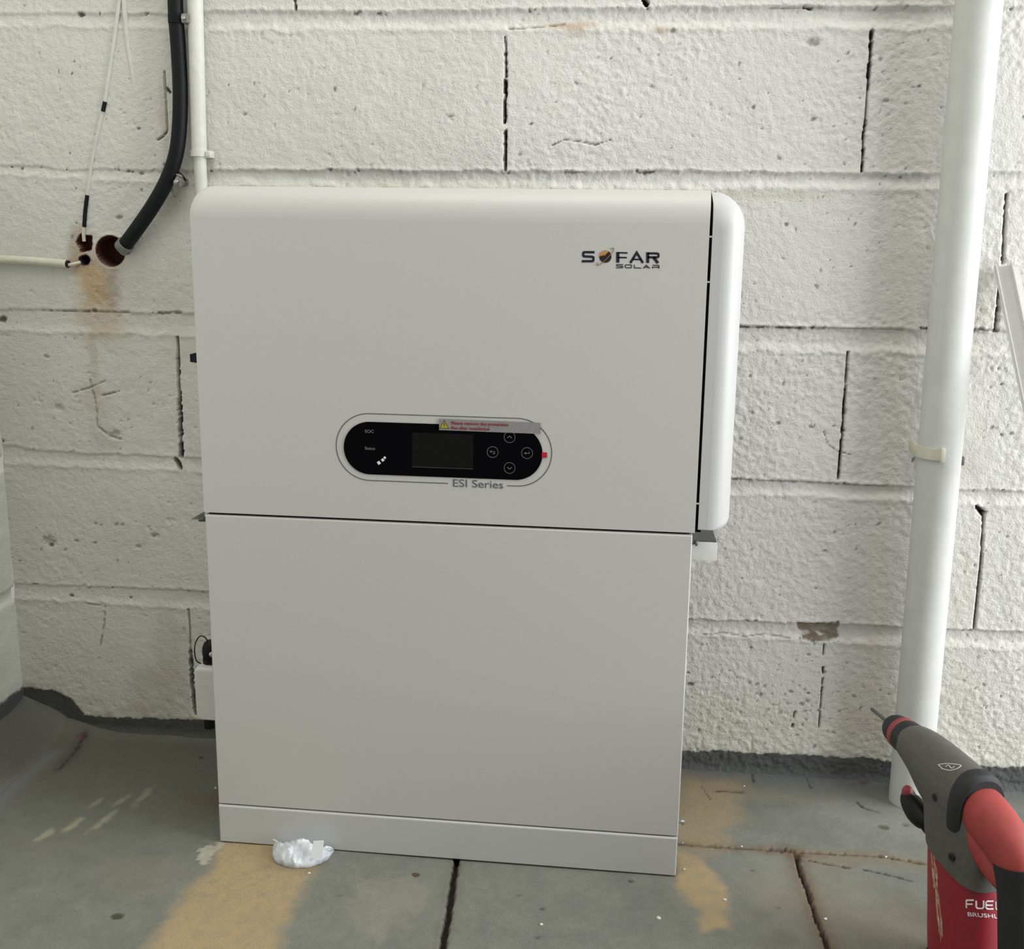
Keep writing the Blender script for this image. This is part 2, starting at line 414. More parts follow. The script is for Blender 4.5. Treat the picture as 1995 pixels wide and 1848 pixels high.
    for (cx, cy, sx, sy, n) in [(700, 200, 260, 90, 12), (1350, 200, 300, 110, 34), (1650, 250, 60, 120, 14), (1750, 190, 60, 150, 14), (1600, 450, 140, 140, 44),
                                (1500, 800, 100, 130, 30), (1550, 1060, 170, 90, 34), (1480, 1350, 130, 80, 90), (1560, 1390, 110, 50, 60), (1680, 1330, 60, 70, 18),
                                (1920, 1330, 80, 90, 30), (1940, 1100, 50, 90, 14), (1930, 800, 40, 90, 12), (1930, 250, 40, 160, 14), (180, 180, 130, 110, 20), (120, 1050, 110, 60, 24),
                                (130, 450, 110, 80, 12), (280, 320, 80, 40, 14), (100, 780, 120, 110, 18), (350, 350, 60, 100, 14), (300, 1080, 60, 80, 10), (230, 800, 80, 100, 12)]:
        for i in range(n):
            q = (cx+rs.randn()*sx*.6, cy+rs.randn()*sy*.6)
            c0 = W2(q); r = .0008+.0024*rs.rand()**3
            g.blob(c0, r*(1+rs.rand()), r, (.18, .17, .15), .35+.6*rs.rand(), seed=i, nsc=.004, dh=-.0015, ang=rs.rand()*3)
    for q, r, st in [((1585, 82), .009, .55), ((1755, 345), .003, .8), ((202, 210), .001, .5), ((157, 28), .006, .95), ((270, 250), .003, .8), ((4, 622), .009, .95),
                     ((1728, 197), .005, .6), ((5, 859), .005, .8), ((95, 1053), .014, .40), ((100, 1062), .005, .8), ((185, 1057), .004, .6), ((197, 1023), .004, .5), ((238, 1022), .005, .45),
                     ((270, 1065), .006, .4), ((301, 1043), .008, .5), ((139, 1160), .004, .9), ((254, 1164), .003, .8), ((367, 1151), .003, .9),
                     ((1346, 1333), .007, .9), ((1900, 470), .003, .6), ((1952, 748), .003, .8), ((1952, 848), .004, .7), ((1515, 825), .004, .5), ((1624, 830), .003, .6),
                     ((1340, 1310), .003, .8), ((1574, 1350), .003, .7), ((1574, 1275), .004, .5), ((250, 333), .004, .8), ((275, 337), .004, .6), ((22, 325), .003, .8), ((42, 328), .003, .8),
                     ((335, 350), .008, .6), ((232, 425), .006, .5), ((1310, 60), .006, .5), ((445, 165), .002, .9), ((475, 222), .004, .5), ((115, 793), .010, .25), ((225, 845), .010, .25)]:
        g.blob(W2(q), r, r*.7, (.09, .085, .07), st, seed=int(q[0]), nsc=.006, dh=-.0025)
    # rust and dirt; brown shade beside the drain pipe is painted in too
    for q, ru, rv, c, st, sd in [((183, 555), .040, .050, (.46, .29, .12), .75, 1), ((165, 520), .050, .030, (.40, .27, .14), .55, 2), ((190, 610), .045, .035, (.46, .34, .19), .45, 3),
                                 ((218, 545), .018, .040, (.24, .17, .12), .60, 4), ((195, 650), .050, .025, (.42, .36, .20), .45, 5), ((183, 700), .010, .060, (.42, .33, .22), .35, 6),
                                 ((185, 790), .028, .040, (.40, .30, .22), .22, 7), ((205, 850), .028, .030, (.36, .26, .2), .22, 8), ((155, 480), .030, .030, (.36, .25, .15), .55, 9),
                                 ((250, 560), .060, .060, (.50, .42, .30), .22, 10), ((300, 1340), .060, .050, (.42, .36, .27), .40, 11), ((330, 1250), .040, .090, (.45, .38, .29), .30, 12),
                                 ((290, 1380), .060, .018, (.40, .33, .22), .4, 13), ((240, 1060), .12, .10, (.50, .45, .36), .18, 14), ((320, 250), .010, .10, (.40, .30, .20), .35, 15),
                                 ((335, 380), .03, .05, (.40, .34, .26), .35, 16), ((350, 620), .05, .10, (.52, .45, .36), .25, 17), ((1110, 50), .045, .007, (.44, .30, .17), .6, 18),
                                 ((1285, 58), .014, .006, (.44, .34, .2), .5, 19), ((1120, 55), .02, .012, (.5, .38, .26), .4, 20), ((1350, 380), .22, .008, (.52, .48, .34), .4, 21),
                                 ((800, 364), .25, .006, (.55, .50, .36), .45, 22), ((1400, 1400), .14, .05, (.55, .52, .38), .35, 23), ((1700, 1400), .06, .07, (.50, .43, .34), .4, 24),
                                 ((1750, 600), .030, .25, (.55, .50, .42), .30, 25), ((1720, 1050), .030, .25, (.55, .50, .42), .30, 26), ((1710, 1300), .04, .1, (.52, .47, .40), .3, 27),
                                 ((1915, 620), .035, .10, (.56, .50, .43), .35, 28), ((1900, 850), .030, .10, (.58, .52, .44), .3, 29), ((1875, 1150), .02, .10, (.58, .52, .42), .3, 30),
                                 ((1870, 1330), .05, .10, (.56, .52, .42), .3, 31), ((1810, 480), .012, .03, (.5, .42, .36), .3, 32)]:
        g.blob(W2(q), ru, rv, c, st, seed=sd*3, nsc=.03, edge=.85)
    # knocked-off paint showing bare mortar
    g.poly([W2(q) for q in [(1549, 1211), (1575, 1215), (1634, 1213), (1632, 1245), (1600, 1248), (1585, 1252), (1563, 1246), (1560, 1238), (1580, 1230), (1556, 1227)]],
           (.20, .165, .12), 1.0, .0012, .005, seed=77, dh=-.0035, nsc=.009)
    g.poly([W2(q) for q in [(1545, 1236), (1577, 1232), (1580, 1236), (1550, 1240)]], (.68, .66, .6), .8, .001, .002, seed=78)
    g.poly([W2(q) for q in [(1585, 1229), (1596, 1232), (1606, 1238), (1598, 1240)]], (.7, .68, .62), 1, .001, .001, seed=79)
    # cable hole and the two broken holes beside it
    def hole(q, r, depth, ec, ic, sd, rag=0.0, ring=True):
        c0 = W2(q); sl = g.win([c0], r*3); D = np.hypot(g.U[sl]-c0[0], (g.V[sl]-c0[1]))
        D = D+(vnoise(g.U[sl], g.V[sl], .01, sd, 2)-.5)*rag
        if ring: g.paint(sl, np.exp(-((D-r*1.12)/.0025)**2)*.8, ec); g.h[sl] += np.exp(-((D-r*1.12)/.003)**2)*.0015
        m = 1-sstep(r-.002, r+.001, D); g.h[sl] -= m*depth; m = 1-sstep(r+.0015, r+.0035, D)
        g.col[sl] = g.col[sl]*(1-m[..., None])+np.array(ic)*(.5+vnoise(g.U[sl], g.V[sl], .008, sd+1, 3))[..., None]*m[..., None]
    hole((216, 489), .0245, .040, (.62, .58, .48), (.060, .020, .012), 200)
    hole((166, 474), .0135, .030, (.5, .4, .3), (.11, .035, .025), 201, .012, False)
    hole((166, 506), .0080, .030, (.55, .48, .4), (.04, .015, .02), 202, .006, True)
    # grey floor paint carried up the foot of the wall
    up = np.array([W2(q) for q in [(30, 1338), (45, 1337), (110, 1345), (140, 1360), (165, 1392), (200, 1397), (300, 1399), (420, 1402), (1000, 1440), (1340, 1462), (1500, 1467),
                                   (1700, 1478), (1735, 1484), (1900, 1490), (1995, 1495), (2400, 1520)]])
    zt = np.interp(U, up[:, 0], up[:, 1])+(vnoise(U, V, .014, 301, 4)-.5)*.010
    m = sstep(-.0012, .0012, zt-V); sl = (slice(None), slice(None))
    g.paint(sl, m, (.085, .09, .09)); g.paint(sl, m*(U < .2)*.8, (.070, .072, .060)); g.h -= m*.001
    dirt = np.exp(-((V-zt-.004)/.006)**2)*.4*sstep(.4, .7, vnoise(U, V, .012, 303, 3)); g.paint(sl, dirt, (.30, .27, .2))
    fl = np.clip(.022-V, 0, 1)/.022; g.h += fl**2*.012
    return tag(g.build('wall_back', lambda U, V, h: (U, -h, V), M['wall']), kind='structure')
make_back()

# ------------------------------------------------------------------ left wall
def make_left():
    us = axis([(0, .75, .004), (.75, 2.2, .06)]); vs_ = axis([(-.01, 1.4, .004), (1.4, 2.5, .06)])
    g = Grid(us, vs_); U, V = g.U, g.V
    g.col[:] = np.array([.64, .66, .60])*(1+.08*(vnoise(U, V, .1, 401, 3)-.5))[..., None]
    g.h += (vnoise(U, V, .02, 402, 3)-.5)*.002+(vnoise(U, V, .09, 403, 2)-.5)*.003
    for z in (.292, .540, .794, 1.034, 1.28):
        zz = z-.01+(vnoise(U, V, .04, 404, 2)-.5)*.006
        g.h -= sstep(-.002, .002, zz-V)*sstep(-.004, .006, V-(zz-.022))*.006
    zt = .088+(vnoise(U, V, .02, 405, 3)-.5)*.014-.02*U
    g.paint((slice(None), slice(None)), sstep(-.002, .002, zt-V), (.085, .09, .09))
    return tag(g.build('wall_left', lambda U, V, h: (WX0+h, -U, V), M['wall']), kind='structure')
make_left()

# ------------------------------------------------------------------ floor
def make_floor():
    us = axis([(WX0-.02, 1.45, .0025), (1.45, 3.0, .05)]); vs_ = axis([(-3.0, -1.20, .05), (-1.20, .03, .0025)])
    g = Grid(us, vs_); U, V = g.U, g.V
    base = np.array([.175, .182, .158])
    g.col[:] = base*(1+.16*(vnoise(U, V, .2, 501, 3)-.5)+.30*(vnoise(U, V, .03, 502, 4)-.5)+.22*(vnoise(U, V, .006, 506, 3)-.5))[..., None]
    g.h += (vnoise(U, V, .25, 503, 2)-.5)*.002+(vnoise(U, V, .012, 504, 2)-.5)*.0005
    sl = (slice(None), slice(None))
    # darker along the back; shade behind the cabinets painted in at the left
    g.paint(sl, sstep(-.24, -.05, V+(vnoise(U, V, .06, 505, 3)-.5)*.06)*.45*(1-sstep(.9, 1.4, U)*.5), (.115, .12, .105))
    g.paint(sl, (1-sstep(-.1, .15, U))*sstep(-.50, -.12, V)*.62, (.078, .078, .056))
    # tan dust where cardboard lay
    tan = (.37, .28, .155)
    g.poly([F2(q) for q in [(430, 1645), (415, 1690), (375, 1720), (330, 1790), (285, 1850), (160, 2030), (470, 2060), (560, 1790), (610, 1700), (620, 1660), (620, 1640), (500, 1600)]], tan, .95, .018, .010, seed=61)
    g.poly([F2(q) for q in [(1320, 1505), (1445, 1520), (1440, 1600), (1400, 1660), (1330, 1665), (1290, 1600)]], (.30, .23, .13), .75, .030, .02, seed=62)
    g.poly([F2(q) for q in [(1320, 1660), (1372, 1675), (1425, 1740), (1420, 1810), (1370, 1815), (1362, 1775), (1318, 1730)]], tan, .9, .010, .012, seed=63)
    g.poly([F2(q) for q in [(700, 1710), (800, 1700), (830, 1760), (740, 1830), (690, 1780)]], (.30, .29, .22), .35, .02, .03, seed=64)
    for q, ru, rv, c, st, sd in [((400, 1560), .10, .045, (.14, .10, .06), .5, 1), ((1600, 1740), .09, .07, (.17, .15, .10), .4, 2), ((1700, 1810), .15, .09, (.140, .125, .088), .8, 3),
                                 ((1500, 1740), .04, .06, (.24, .22, .17), .5, 4), ((1540, 1660), .10, .012, (.19, .13, .08), .4, 5), ((1700, 1680), .12, .014, (.2, .15, .09), .35, 6),
                                 ((250, 1700), .10, .05, (.20, .19, .13), .4, 7), ((350, 1700), .05, .06, (.2, .2, .17), .4, 8), ((1690, 1600), .12, .05, (.25, .26, .24), .5, 9),
                                 ((110, 1640), .14, .07, (.15, .15, .11), .35, 10), ((580, 1690), .05, .02, (.12, .09, .05), .4, 11), ((1480, 1550), .12, .03, (.22, .2, .13), .4, 12)]:
        g.blob(F2(q), ru, rv, c, st, seed=sd+30, nsc=.05, edge=.9)
    # pale scuffs
    for a, b, wd, st in [((75, 1635), (100, 1618), .010, .6), ((125, 1620), (155, 1597), .010, .6), ((185, 1612), (225, 1580), .009, .55), ((180, 1570), (200, 1555), .007, .35),
                         ((225, 1568), (250, 1550), .008, .4), ((265, 1565), (290, 1540), .009, .35)]:
        A, B = np.array(F2(a)), np.array(F2(b)); L = np.hypot(*(B-A))
        g.blob(tuple((A+B)/2), L*.75, wd*.8, (.36, .35, .25), st, seed=int(a[0]), nsc=.012, ang=math.atan2(B[1]-A[1], B[0]-A[0]), edge=.8)
    g.poly([F2(q) for q in [(385, 1665), (405, 1645), (430, 1645), (425, 1660), (400, 1685), (392, 1680)]], (.45, .43, .35), .7, .003, .016, seed=71, nsc=.01)
    cv = np.exp(-(np.clip(-V, 0, 9)/.020)**2)*(U > -.1); g.paint(sl, cv*.85, (.085, .09, .09))
    # saw joints and cracks
    dk = (.012, .010, .006); br = (.13, .085, .05)
    g.line([F2(q) for q in [(897, 1600), (892, 1660), (882, 1720), (872, 1790), (860, 1850), (846, 1930), (800, 2200), (730, 2600)]], .0082, .012, dk, 1, .25, 81, (.012, (.11, .09, .06), .35))
    g.line([F2(q) for q in [(1300, 1640), (1330, 1645), (1420, 1651), (1500, 1655)]], .0030, .006, dk, .9, .6, 82, (.008, br, .5))
    g.line([F2(q) for q in [(1500, 1655), (1530, 1655), (1555, 1663)]], .0080, .008, (.04, .025, .015), .9, .8, 83, (.016, br, .5))
    g.line([F2(q) for q in [(1550, 1660), (1650, 1664), (1720, 1668), (1800, 1682), (1900, 1690), (2150, 1715)]], .0040, .004, (.05, .035, .02), .8, .9, 84, (.011, (.20, .14, .07), .5))
    g.line([F2(q) for q in [(1550, 1664), (1558, 1695), (1572, 1730), (1590, 1790), (1608, 1830), (1622, 1870), (1680, 2050), (1790, 2350)]], .0056, .008, (.022, .012, .006), 1, .4, 85, (.016, br, .7))
    g.line([F2(q) for q in [(1575, 1675), (1610, 1682), (1655, 1690)]], .0030, .003, dk, .85, .9, 86, (.006, (.2, .14, .08), .5))
    g.line([F2(q) for q in [(1680, 1693), (1730, 1703), (1775, 1716)]], .0030, .003, dk, .85, .9, 87)
    g.line([F2(q) for q in [(1395, 1541), (1410, 1540), (1445, 1543)]], .0030, .002, dk, .8, .6, 88, (.006, (.1, .07, .04), .5))
    g.line([F2(q) for q in [(1366, 1532), (1384, 1558)]], .0016, .001, dk, .6, .9, 89)
    g.line([F2(q) for q in [(1464, 1515), (1468, 1524)]], .004, .001, dk, .7, .6, 90)
    g.line([F2(q) for q in [(1568, 1518), (1580, 1536)]], .0024, .001, dk, .6, .9, 91)
    g.line([F2(q) for q in [(165, 1437), (140, 1470), (115, 1497)]], .0050, .004, (.03, .025, .02), .8, .9, 92, (.012, (.06, .05, .04), .5))
    g.line([F2(q) for q in [(1668, 1560), (1680, 1572), (1712, 1582)]], .003, .002, dk, .7, .9, 93)
    for q, r, st, c in [((1680, 1527), .013, .9, (.07, .035, .02)), ((229, 1785), .009, .9, (.05, .045, .02)), ((47, 1425), .008, .8, (.04, .04, .03)), ((392, 1475), .006, .8, (.03, .02, .02)),
                        ((1056, 1769), .005, .9, (.05, .045, .04)), ((1229, 1716), .005, .8, (.05, .05, .05)), ((1010, 1743), .004, .5, (.08, .08, .07)), ((1047, 1825), .005, .6, (.06, .06, .05)),
                        ((1722, 1612), .010, .7, (.05, .045, .02)), ((1765, 1606), .008, .6, (.05, .05, .04)), ((1466, 1695), .004, .7, (.04, .04, .03)), ((1515, 1767), .006, .5, (.1, .09, .07)),
                        ((387, 1661), .004, .9, (.02, .02, .02)), ((661, 1744), .005, .5, (.12, .06, .04)), ((160, 1440), .010, .6, (.10, .05, .04)), ((700, 1560), .01, .1, (.1, .1, .1))]:
        g.blob(F2(q), r, r*.8, c, st, seed=int(q[0]), nsc=.012, dh=-.001)
    # cove at the back wall and the sloping fillet along the left wall
    g.h += .010*np.exp(-(np.clip(-V, 0, 9)/.012)**1.5)
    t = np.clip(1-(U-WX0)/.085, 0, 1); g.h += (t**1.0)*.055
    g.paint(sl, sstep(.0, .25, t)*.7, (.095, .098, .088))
    g.paint(sl, np.exp(-((U-WX0-.10)/.016)**2)*.45*sstep(-.6, -.2, V)*(1-sstep(-.10, -.05, V)), (.20, .20, .23))
    tl = np.exp(-(((U+.44)/.06)**2+(V/.04)**2)); g.h += tl*.02
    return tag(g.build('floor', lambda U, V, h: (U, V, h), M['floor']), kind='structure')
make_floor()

# ------------------------------------------------------------------ the cabinet stack: base, battery, inverter
YF = -.3348; YB = -.165; ZB = .0657; ZS = .5311; WD = .708
# base
t = thing('cabinet_base', 'low light grey metal plinth on the floor under the battery cabinet', 'base', (WD/2, (YF+YB)/2, 0))
obj('plinth', shell(bmesh.new(), 0, WD-.0005, .0022, ZB-.0012, YF-.0016, YB, (.002, .002, .0028, .001), .003, (.001,)*4, 5), M['unit_base'], t)
b = bmesh.new(); bx(b, .01, WD-.01, YF+.01, YB-.01, 0.0005, .003); obj('foot_frame', b, M['gap'], t)
b = bmesh.new(); bx(b, .003, WD-.003, YF+.004, YB-.01, ZB-.0016, ZB+.0001); obj('seam_shade', b, M['gap'], t)  # black strip painting the seam's shade
rebase(t)
# battery
t = thing('battery_cabinet', 'tall plain light grey battery cabinet standing on the low plinth', 'battery', (WD/2, (YF+YB)/2, ZB))
obj('housing', shell(bmesh.new(), 0, WD, ZB+.0006, ZS-.0018, YF, YB, (.0018, .0018, .0022, .0012), .0022, (.0015,)*4, 5), M['unit'], t)
b = bmesh.new(); bx(b, .004, WD-.004, YF+.007, YB-.01, ZS-.003, ZS-.0001); obj('seam_shade', b, M['gap'], t)  # dark sheet in place of shade between battery and inverter
# connector box on the left flank
yc = -.272
a0 = on_y((377, 1300), yc); a1 = on_y((415, 1405), yc)
bxm = obj('connector_box', shell(bmesh.new(), a0[0], .0, on_y((390, 1403), yc)[2], a0[2], yc, yc+.07, (.004, .001, .006, .003), .006, (.010, .001, .001, .007), 6), M['whiteplastic'], t)
bxm['label'] = 'white plastic connector box'
cp = on_y((397, 1278), yc)
b = bmesh.new(); cyl(b, (cp[0]+.001, yc+.025, a0[2]-.002), (cp[0]+.001, yc+.025, a0[2]+.008), .0125)
tube(b, [(cp[0]+.001, yc+.025, a0[2]+.008+dz) for dz in (0, .008, .018, .026, .030)], [.0115, .013, .0125, .009, .003], 18)
obj('black_cap', b, M['black'], bxm)
b = bmesh.new(); bmesh.ops.create_uvsphere(b, u_segments=12, v_segments=8, radius=.0042, matrix=Matrix.Translation((cp[0]+.0085, yc+.010, cp[2]))); obj('cap_rivet', b, M['steel'], bxm)
b = bmesh.new(); yl = yc+.018
tube(b, catmull([on_y(q, yl) for q in [(407, 1262), (403, 1246), (396, 1239), (388, 1240), (381, 1252), (379, 1268), (382, 1285), (389, 1291), (396, 1294)]], 6), .0010, 8)
obj('lanyard', b, M['black'], bxm)
gp = on_y((408, 1410), yc+.03)
b = bmesh.new(); cyl(b, (gp[0], yc+.03, on_y((390, 1403), yc)[2]+.002), (gp[0], yc+.03, gp[2]-.006), .0085); obj('cable_gland', b, M['black'], bxm)
# brackets that hold the stack to the wall
b = bmesh.new(); yb_ = -.215
x1 = on_y((1397, 1070), yb_)[0]; z1 = on_y((1380, 1053.5), yb_)[2]
loft(b, [[(WD+.0005, yb_, z), (x1-.0015, yb_, z), (x1-.0045, yb_+.10, z), (WD+.0005, yb_+.10, z)] for z in (z1-.0020, z1)])
br = obj('mounting_bracket', b, M['darksteel'], t)  # dark colour stands in for the shade under the side cover
b = bmesh.new(); z2 = on_y((1380, 1091), yb_)[2]
bx(b, WD+.0005, x1, yb_-.002, yb_, z2, z1-.0015, .0005); obj('bracket_plate', b, M['whiteplastic'], br)
b = bmesh.new(); cyl(b, (WD+.000, yb_-.008, z1-.001), (WD+.0105, yb_-.008, z1-.001), .0030, 10); cyl(b, (WD+.010, yb_-.008, z1-.0015), (WD+.0135, yb_-.008, z1-.0015), .0052, 6)
obj('bracket_screw', b, M['darksteel'], br)
yb2 = -.25; Pq = [on_y(q, yb2) for q in ((372, 1011), (398, 996), (398, 1012))]
b = bmesh.new(); loft(b, [[(p[0], yb2, p[2]) for p in Pq], [(p[0], yb2+.002, p[2]) for p in Pq]])
b2 = obj('mounting_bracket', b, M['sleeve'], t)
P = on_y((392, 1011), yb2-.004); b = bmesh.new(); cyl(b, (P[0]-.003, P[1], P[2]), (P[0]+.006, P[1], P[2]), .0040, 10); obj('bracket_screw', b, M['darksteel'], b2)
# screw on the right flank
q0 = on_y((1331, 1601), -.325)
b = bmesh.new(); cyl(b, (WD-.002, -.325, q0[2]), (WD+.005, -.325, q0[2]), .0022, 10); cyl(b, (WD+.004, -.325, q0[2]), (WD+.0085, -.325, q0[2]), .0042, 12)
obj('side_screw', b, M['steel'], t)
b = bmesh.new(); zz = on_y((1343, 1290), -.30)[2]; bx(b, WD-.001, WD+.0012, -.32, -.29, zz-.012, zz+.010, .0004); obj('side_tab', b, M['whiteplastic'], t)
rebase(t)
# inverter
ZT = .9980; XS = .7119
t = thing('solar_inverter', 'light grey wall inverter with rounded top and black display, on the battery cabinet', 'inverter', (WD/2, (YF+YB)/2, ZS))
obj('housing', shell(bmesh.new(), -.0038, XS, ZS+.0004, ZT, YF, YB, (.0030, .0012, .044, .0016), .034, (.002, .002, .002, .026), 14), M['unit'], t)
sc = obj('side_cover', shell(bmesh.new(), XS+.0024, .7592, .5345, ZT-.0012, YF, YB+.01, (.0008, .031, .044, .004), .034, (.002, .017, .047, .002), 14), M['cover'], t)
sc['label'] = 'white side cover with rounded right edge'
b = bmesh.new(); loft(b, [[(x, y, z) for y, z in [(YF+.0012, ZS+.003)]+[(YF+.0012+.034*(1-math.cos(a)), ZT-.0014-.044*(1-math.sin(a))) for a in np.linspace(0, PI/2, 12)]+[(YB-.01, ZT-.003), (YB-.01, ZS+.003)]] for x in (XS-.003, XS+.007)]); obj('seam_shade', b, M['gap'], t)  # black plate added behind the gap as its shade
for q in ((1381.5, 461), (1378, 549), (1356.5, 980)):
    P = on_y(q, YF+.003); b = bmesh.new(); bx(b, XS-.001, XS+.005, YF+.0004, YF+.012, P[2]-.0012, P[2]+.0012, .0003); obj('seam_clip', b, M['cover'], t)
fp = lambda q: tuple(on_y(q, YF)[[0, 2]])
# display
c0 = fp((670, 870)); c1 = fp((1057, 882)); zt_ = fp((864, 826))[1]; zb_ = fp((864, 929))[1]
ph = (zt_-zb_)/2; zc = (zt_+zb_)/2
pill = rrect(c0[0], c1[0], zc-ph, zc+ph, (ph*.999,)*4, 16)
pn = obj('display_panel', flat(bmesh.new(), pill, YF, .0010), M['gloss'], t); pn['label'] = 'glossy black pill-shaped display panel'
PY = YF-.0010
s0 = fp((803, 842)); s1 = fp((922, 913))
obj('screen', flat(bmesh.new(), [(s0[0], s1[1]), (s1[0], s1[1]), (s1[0], s0[1]), (s0[0], s0[1])], PY, .0003), M['screen'], pn)
b = bmesh.new(); stroke(b, [(s0[0], s1[1]), (s1[0], s1[1])], .0007, PY-.0003, .0001)
obj('screen_edge', b, M['screenline'], pn)
def circle(c, r, n=28): return [(c[0]+r*math.cos(a), c[1]+r*math.sin(a)) for a in np.linspace(0, 2*PI, n, endpoint=False)]
for q, ic in (((993, 851), 'up'), ((960, 880), 'back'), ((1027, 882), 'enter'), ((993, 911), 'down')):
    c = fp(q); r = .0078; b = bmesh.new(); stroke(b, circle(c, r), .00055, PY, .0003, True)
    k = r*.42
    if ic == 'up': stroke(b, [(c[0]-k, c[1]-k*.4), (c[0], c[1]+k*.5), (c[0]+k, c[1]-k*.4)], .0008, PY, .0003)
    if ic == 'down': stroke(b, [(c[0]-k, c[1]+k*.4), (c[0], c[1]-k*.5), (c[0]+k, c[1]+k*.4)], .0008, PY, .0003)
    if ic == 'back':
        stroke(b, [(c[0]-k, c[1]+k*.2), (c[0]+k*.8, c[1]+k*.2), (c[0]+k*.8, c[1]-k*.7), (c[0], c[1]-k*.7)], .0007, PY, .0003)
        flat(b, [(c[0]-k*1.3, c[1]+k*.2), (c[0]-k*.5, c[1]+k*.75), (c[0]-k*.5, c[1]-k*.35)], PY, .0003)
    if ic == 'enter':
        stroke(b, [(c[0]-k, c[1]-k*.1), (c[0]+k*.9, c[1]-k*.1), (c[0]+k*.9, c[1]+k*.7)], .0007, PY, .0003)
        flat(b, [(c[0]-k*1.3, c[1]-k*.1), (c[0]-k*.5, c[1]+k*.45), (c[0]-k*.5, c[1]-k*.65)], PY, .0003)
    obj('button', b, M['icon'], pn, None)
RX = Matrix.Rotation(PI/2, 4, 'X')
def front_text(name, s, q, size, m, par, sx=1.0, bold=0.0, y=None, rot=0.0):
    c = fp(q); y = (PY if y is None else y)-.0003
    return place_text(name, s, size, Matrix.Translation((c[0], y, c[1])) @ Matrix.Rotation(rot, 4, 'Y') @ RX, m, par, sx, bold)
front_text('panel_lettering', 'SOC', (720, 840), .0062, M['icon'], pn, 1.1)
front_text('panel_lettering', 'Status', (721, 873), .0062, M['icon'], pn)
for q, wq in (((738.5, 901), .0042), ((746, 895.5), .0036), ((750, 891), .003)):
    c = fp(q); u = np.array([math.cos(.6), math.sin(.6)])*wq/2; v = np.array([-u[1], u[0]])*1.1; c = np.array(c)
    obj('white_square', flat(bmesh.new(), [c-u-v, c+u-v, c+u+v, c-u+v], PY, .0003), M['whiteprint'], pn, None)  # small tilted white squares below the Status lettering
# outline ring with a gap for the series lettering
o0 = fp((655, 868)); o1 = fp((1075, 884)); ot = fp((864, 810))[1]; ob = fp((864, 941))[1]; oh = (ot-ob)/2; oc = (ot+ob)/2
xl, xr = fp((873, 941))[0], fp((988, 945))[0]
arcR = [(o1[0]-oh+oh*math.cos(a), oc+oh*math.sin(a)) for a in np.linspace(-PI/2, PI/2, 28)]
arcL = [(o0[0]+oh+oh*math.cos(a), oc+oh*math.sin(a)) for a in np.linspace(PI/2, 1.5*PI, 28)]
obj('outline_print', stroke(bmesh.new(), [(xr, ob)]+arcR+arcL+[(xl, ob)], .0013, YF, .0003), M['greyprint'], t, None)
front_text('series_lettering', 'ESI Series', (931, 943), .0155, M['greyprint'], t, 1.22, -.00002, YF)
# protective film sticker
k0, k1 = fp((856, 815)), fp((1053, 844)); kr0 = fp((1053, 823))
st = obj('warning_sticker', flat(bmesh.new(), [(k0[0], fp((856, 837))[1]), (k1[0], k1[1]-.0004), (k1[0], kr0[1]), (k0[0], k0[1])], PY-.0004, .0004), M['sticker'], t, None)
st['label'] = 'silver grey sticker with red warning text'
SY = PY-.0008
tri = [np.array(fp(q)) for q in ((857.5, 833.5), (874.5, 834), (866, 818.5))]
obj('warning_triangle', flat(bmesh.new(), tri, SY, .0001), M['yellow'], st, None)
b = bmesh.new(); cc = fp((866, 828)); stroke(b, [(cc[0], cc[1]-.001), (cc[0], cc[1]+.0035)], .0009, SY-.0001, .0001); stroke(b, [(cc[0], cc[1]-.0028), (cc[0], cc[1]-.002)], .0009, SY-.0001, .0001)
stroke(b, tri, .0006, SY-.0001, .0001, True); obj('warning_mark', b, M['black'], st, None)
front_text('sticker_lettering', 'Please remove the protection', (935, 825), .0064, M['redprint'], st, 1.05, .00005, SY)
front_text('sticker_lettering', 'film after installation', (917, 834), .0064, M['redprint'], st, 1.05, .00005, SY)
rt = fp((1062, 886)); obj('red_tab', flat(bmesh.new(), rrect(rt[0]-.0045, rt[0]+.0028, rt[1]-.0038, rt[1]+.0038, (.001,)*4, 3), YF, .0016), M['redtab'], t)
# logo
LY = YF
def LP(u, v):  # logo frame in zoomed pixels -> front plane
    return fp((1100+u/9.068, 460+v/9.068))
b = bmesh.new()
def lst(bm, pts, wpx): stroke(bm, [LP(*p) for p in pts], wpx/9.068/1450, LY, .0004)
lst(b, [(530, 283), (365, 281), (340, 285), (330, 300), (330, 340), (345, 356), (480, 362), (505, 370), (510, 385), (508, 425), (495, 440), (305, 442)], 42)
lst(b, [(940, 466), (940, 278)], 58); lst(b, [(940, 291), (1112, 295)], 26); lst(b, [(940, 374), (1100, 378)], 26)
lst(b, [(1160, 472), (1275, 290), (1385, 472)], 42); lst(b, [(1200, 408), (1350, 410)], 26)
lst(b, [(1468, 472), (1468, 284)], 54); lst(b, [(1468, 302), (1630, 304), (1655, 312), (1660, 330), (1658, 358), (1640, 372), (1468, 372)], 38); lst(b, [(1570, 372), (1650, 474)], 50)
lg = obj('logo_lettering', b, M['navy'], t, None); b = bmesh.new()
for seg in ([(1035, 500), (925, 500), (918, 512), (925, 526), (1020, 530), (1030, 540), (1020, 556), (910, 558)],
            [(1085, 505), (1170, 505), (1182, 515), (1182, 548), (1168, 558), (1085, 556), (1072, 546), (1072, 515), (1085, 505)],
            [(1232, 505), (1232, 558), (1355, 562)], [(1390, 568), (1445, 510), (1505, 568)], [(1420, 548), (1480, 548)],
            [(1555, 570), (1555, 545), (1668, 548)], [(1555, 512), (1660, 514), (1668, 522), (1668, 572)]):
    lst(b, seg, 15)
lg = obj('logo_lettering', b, M['navy'], t, None)
gc = LP(720, 360); gr = abs(LP(828, 360)[0]-gc[0])
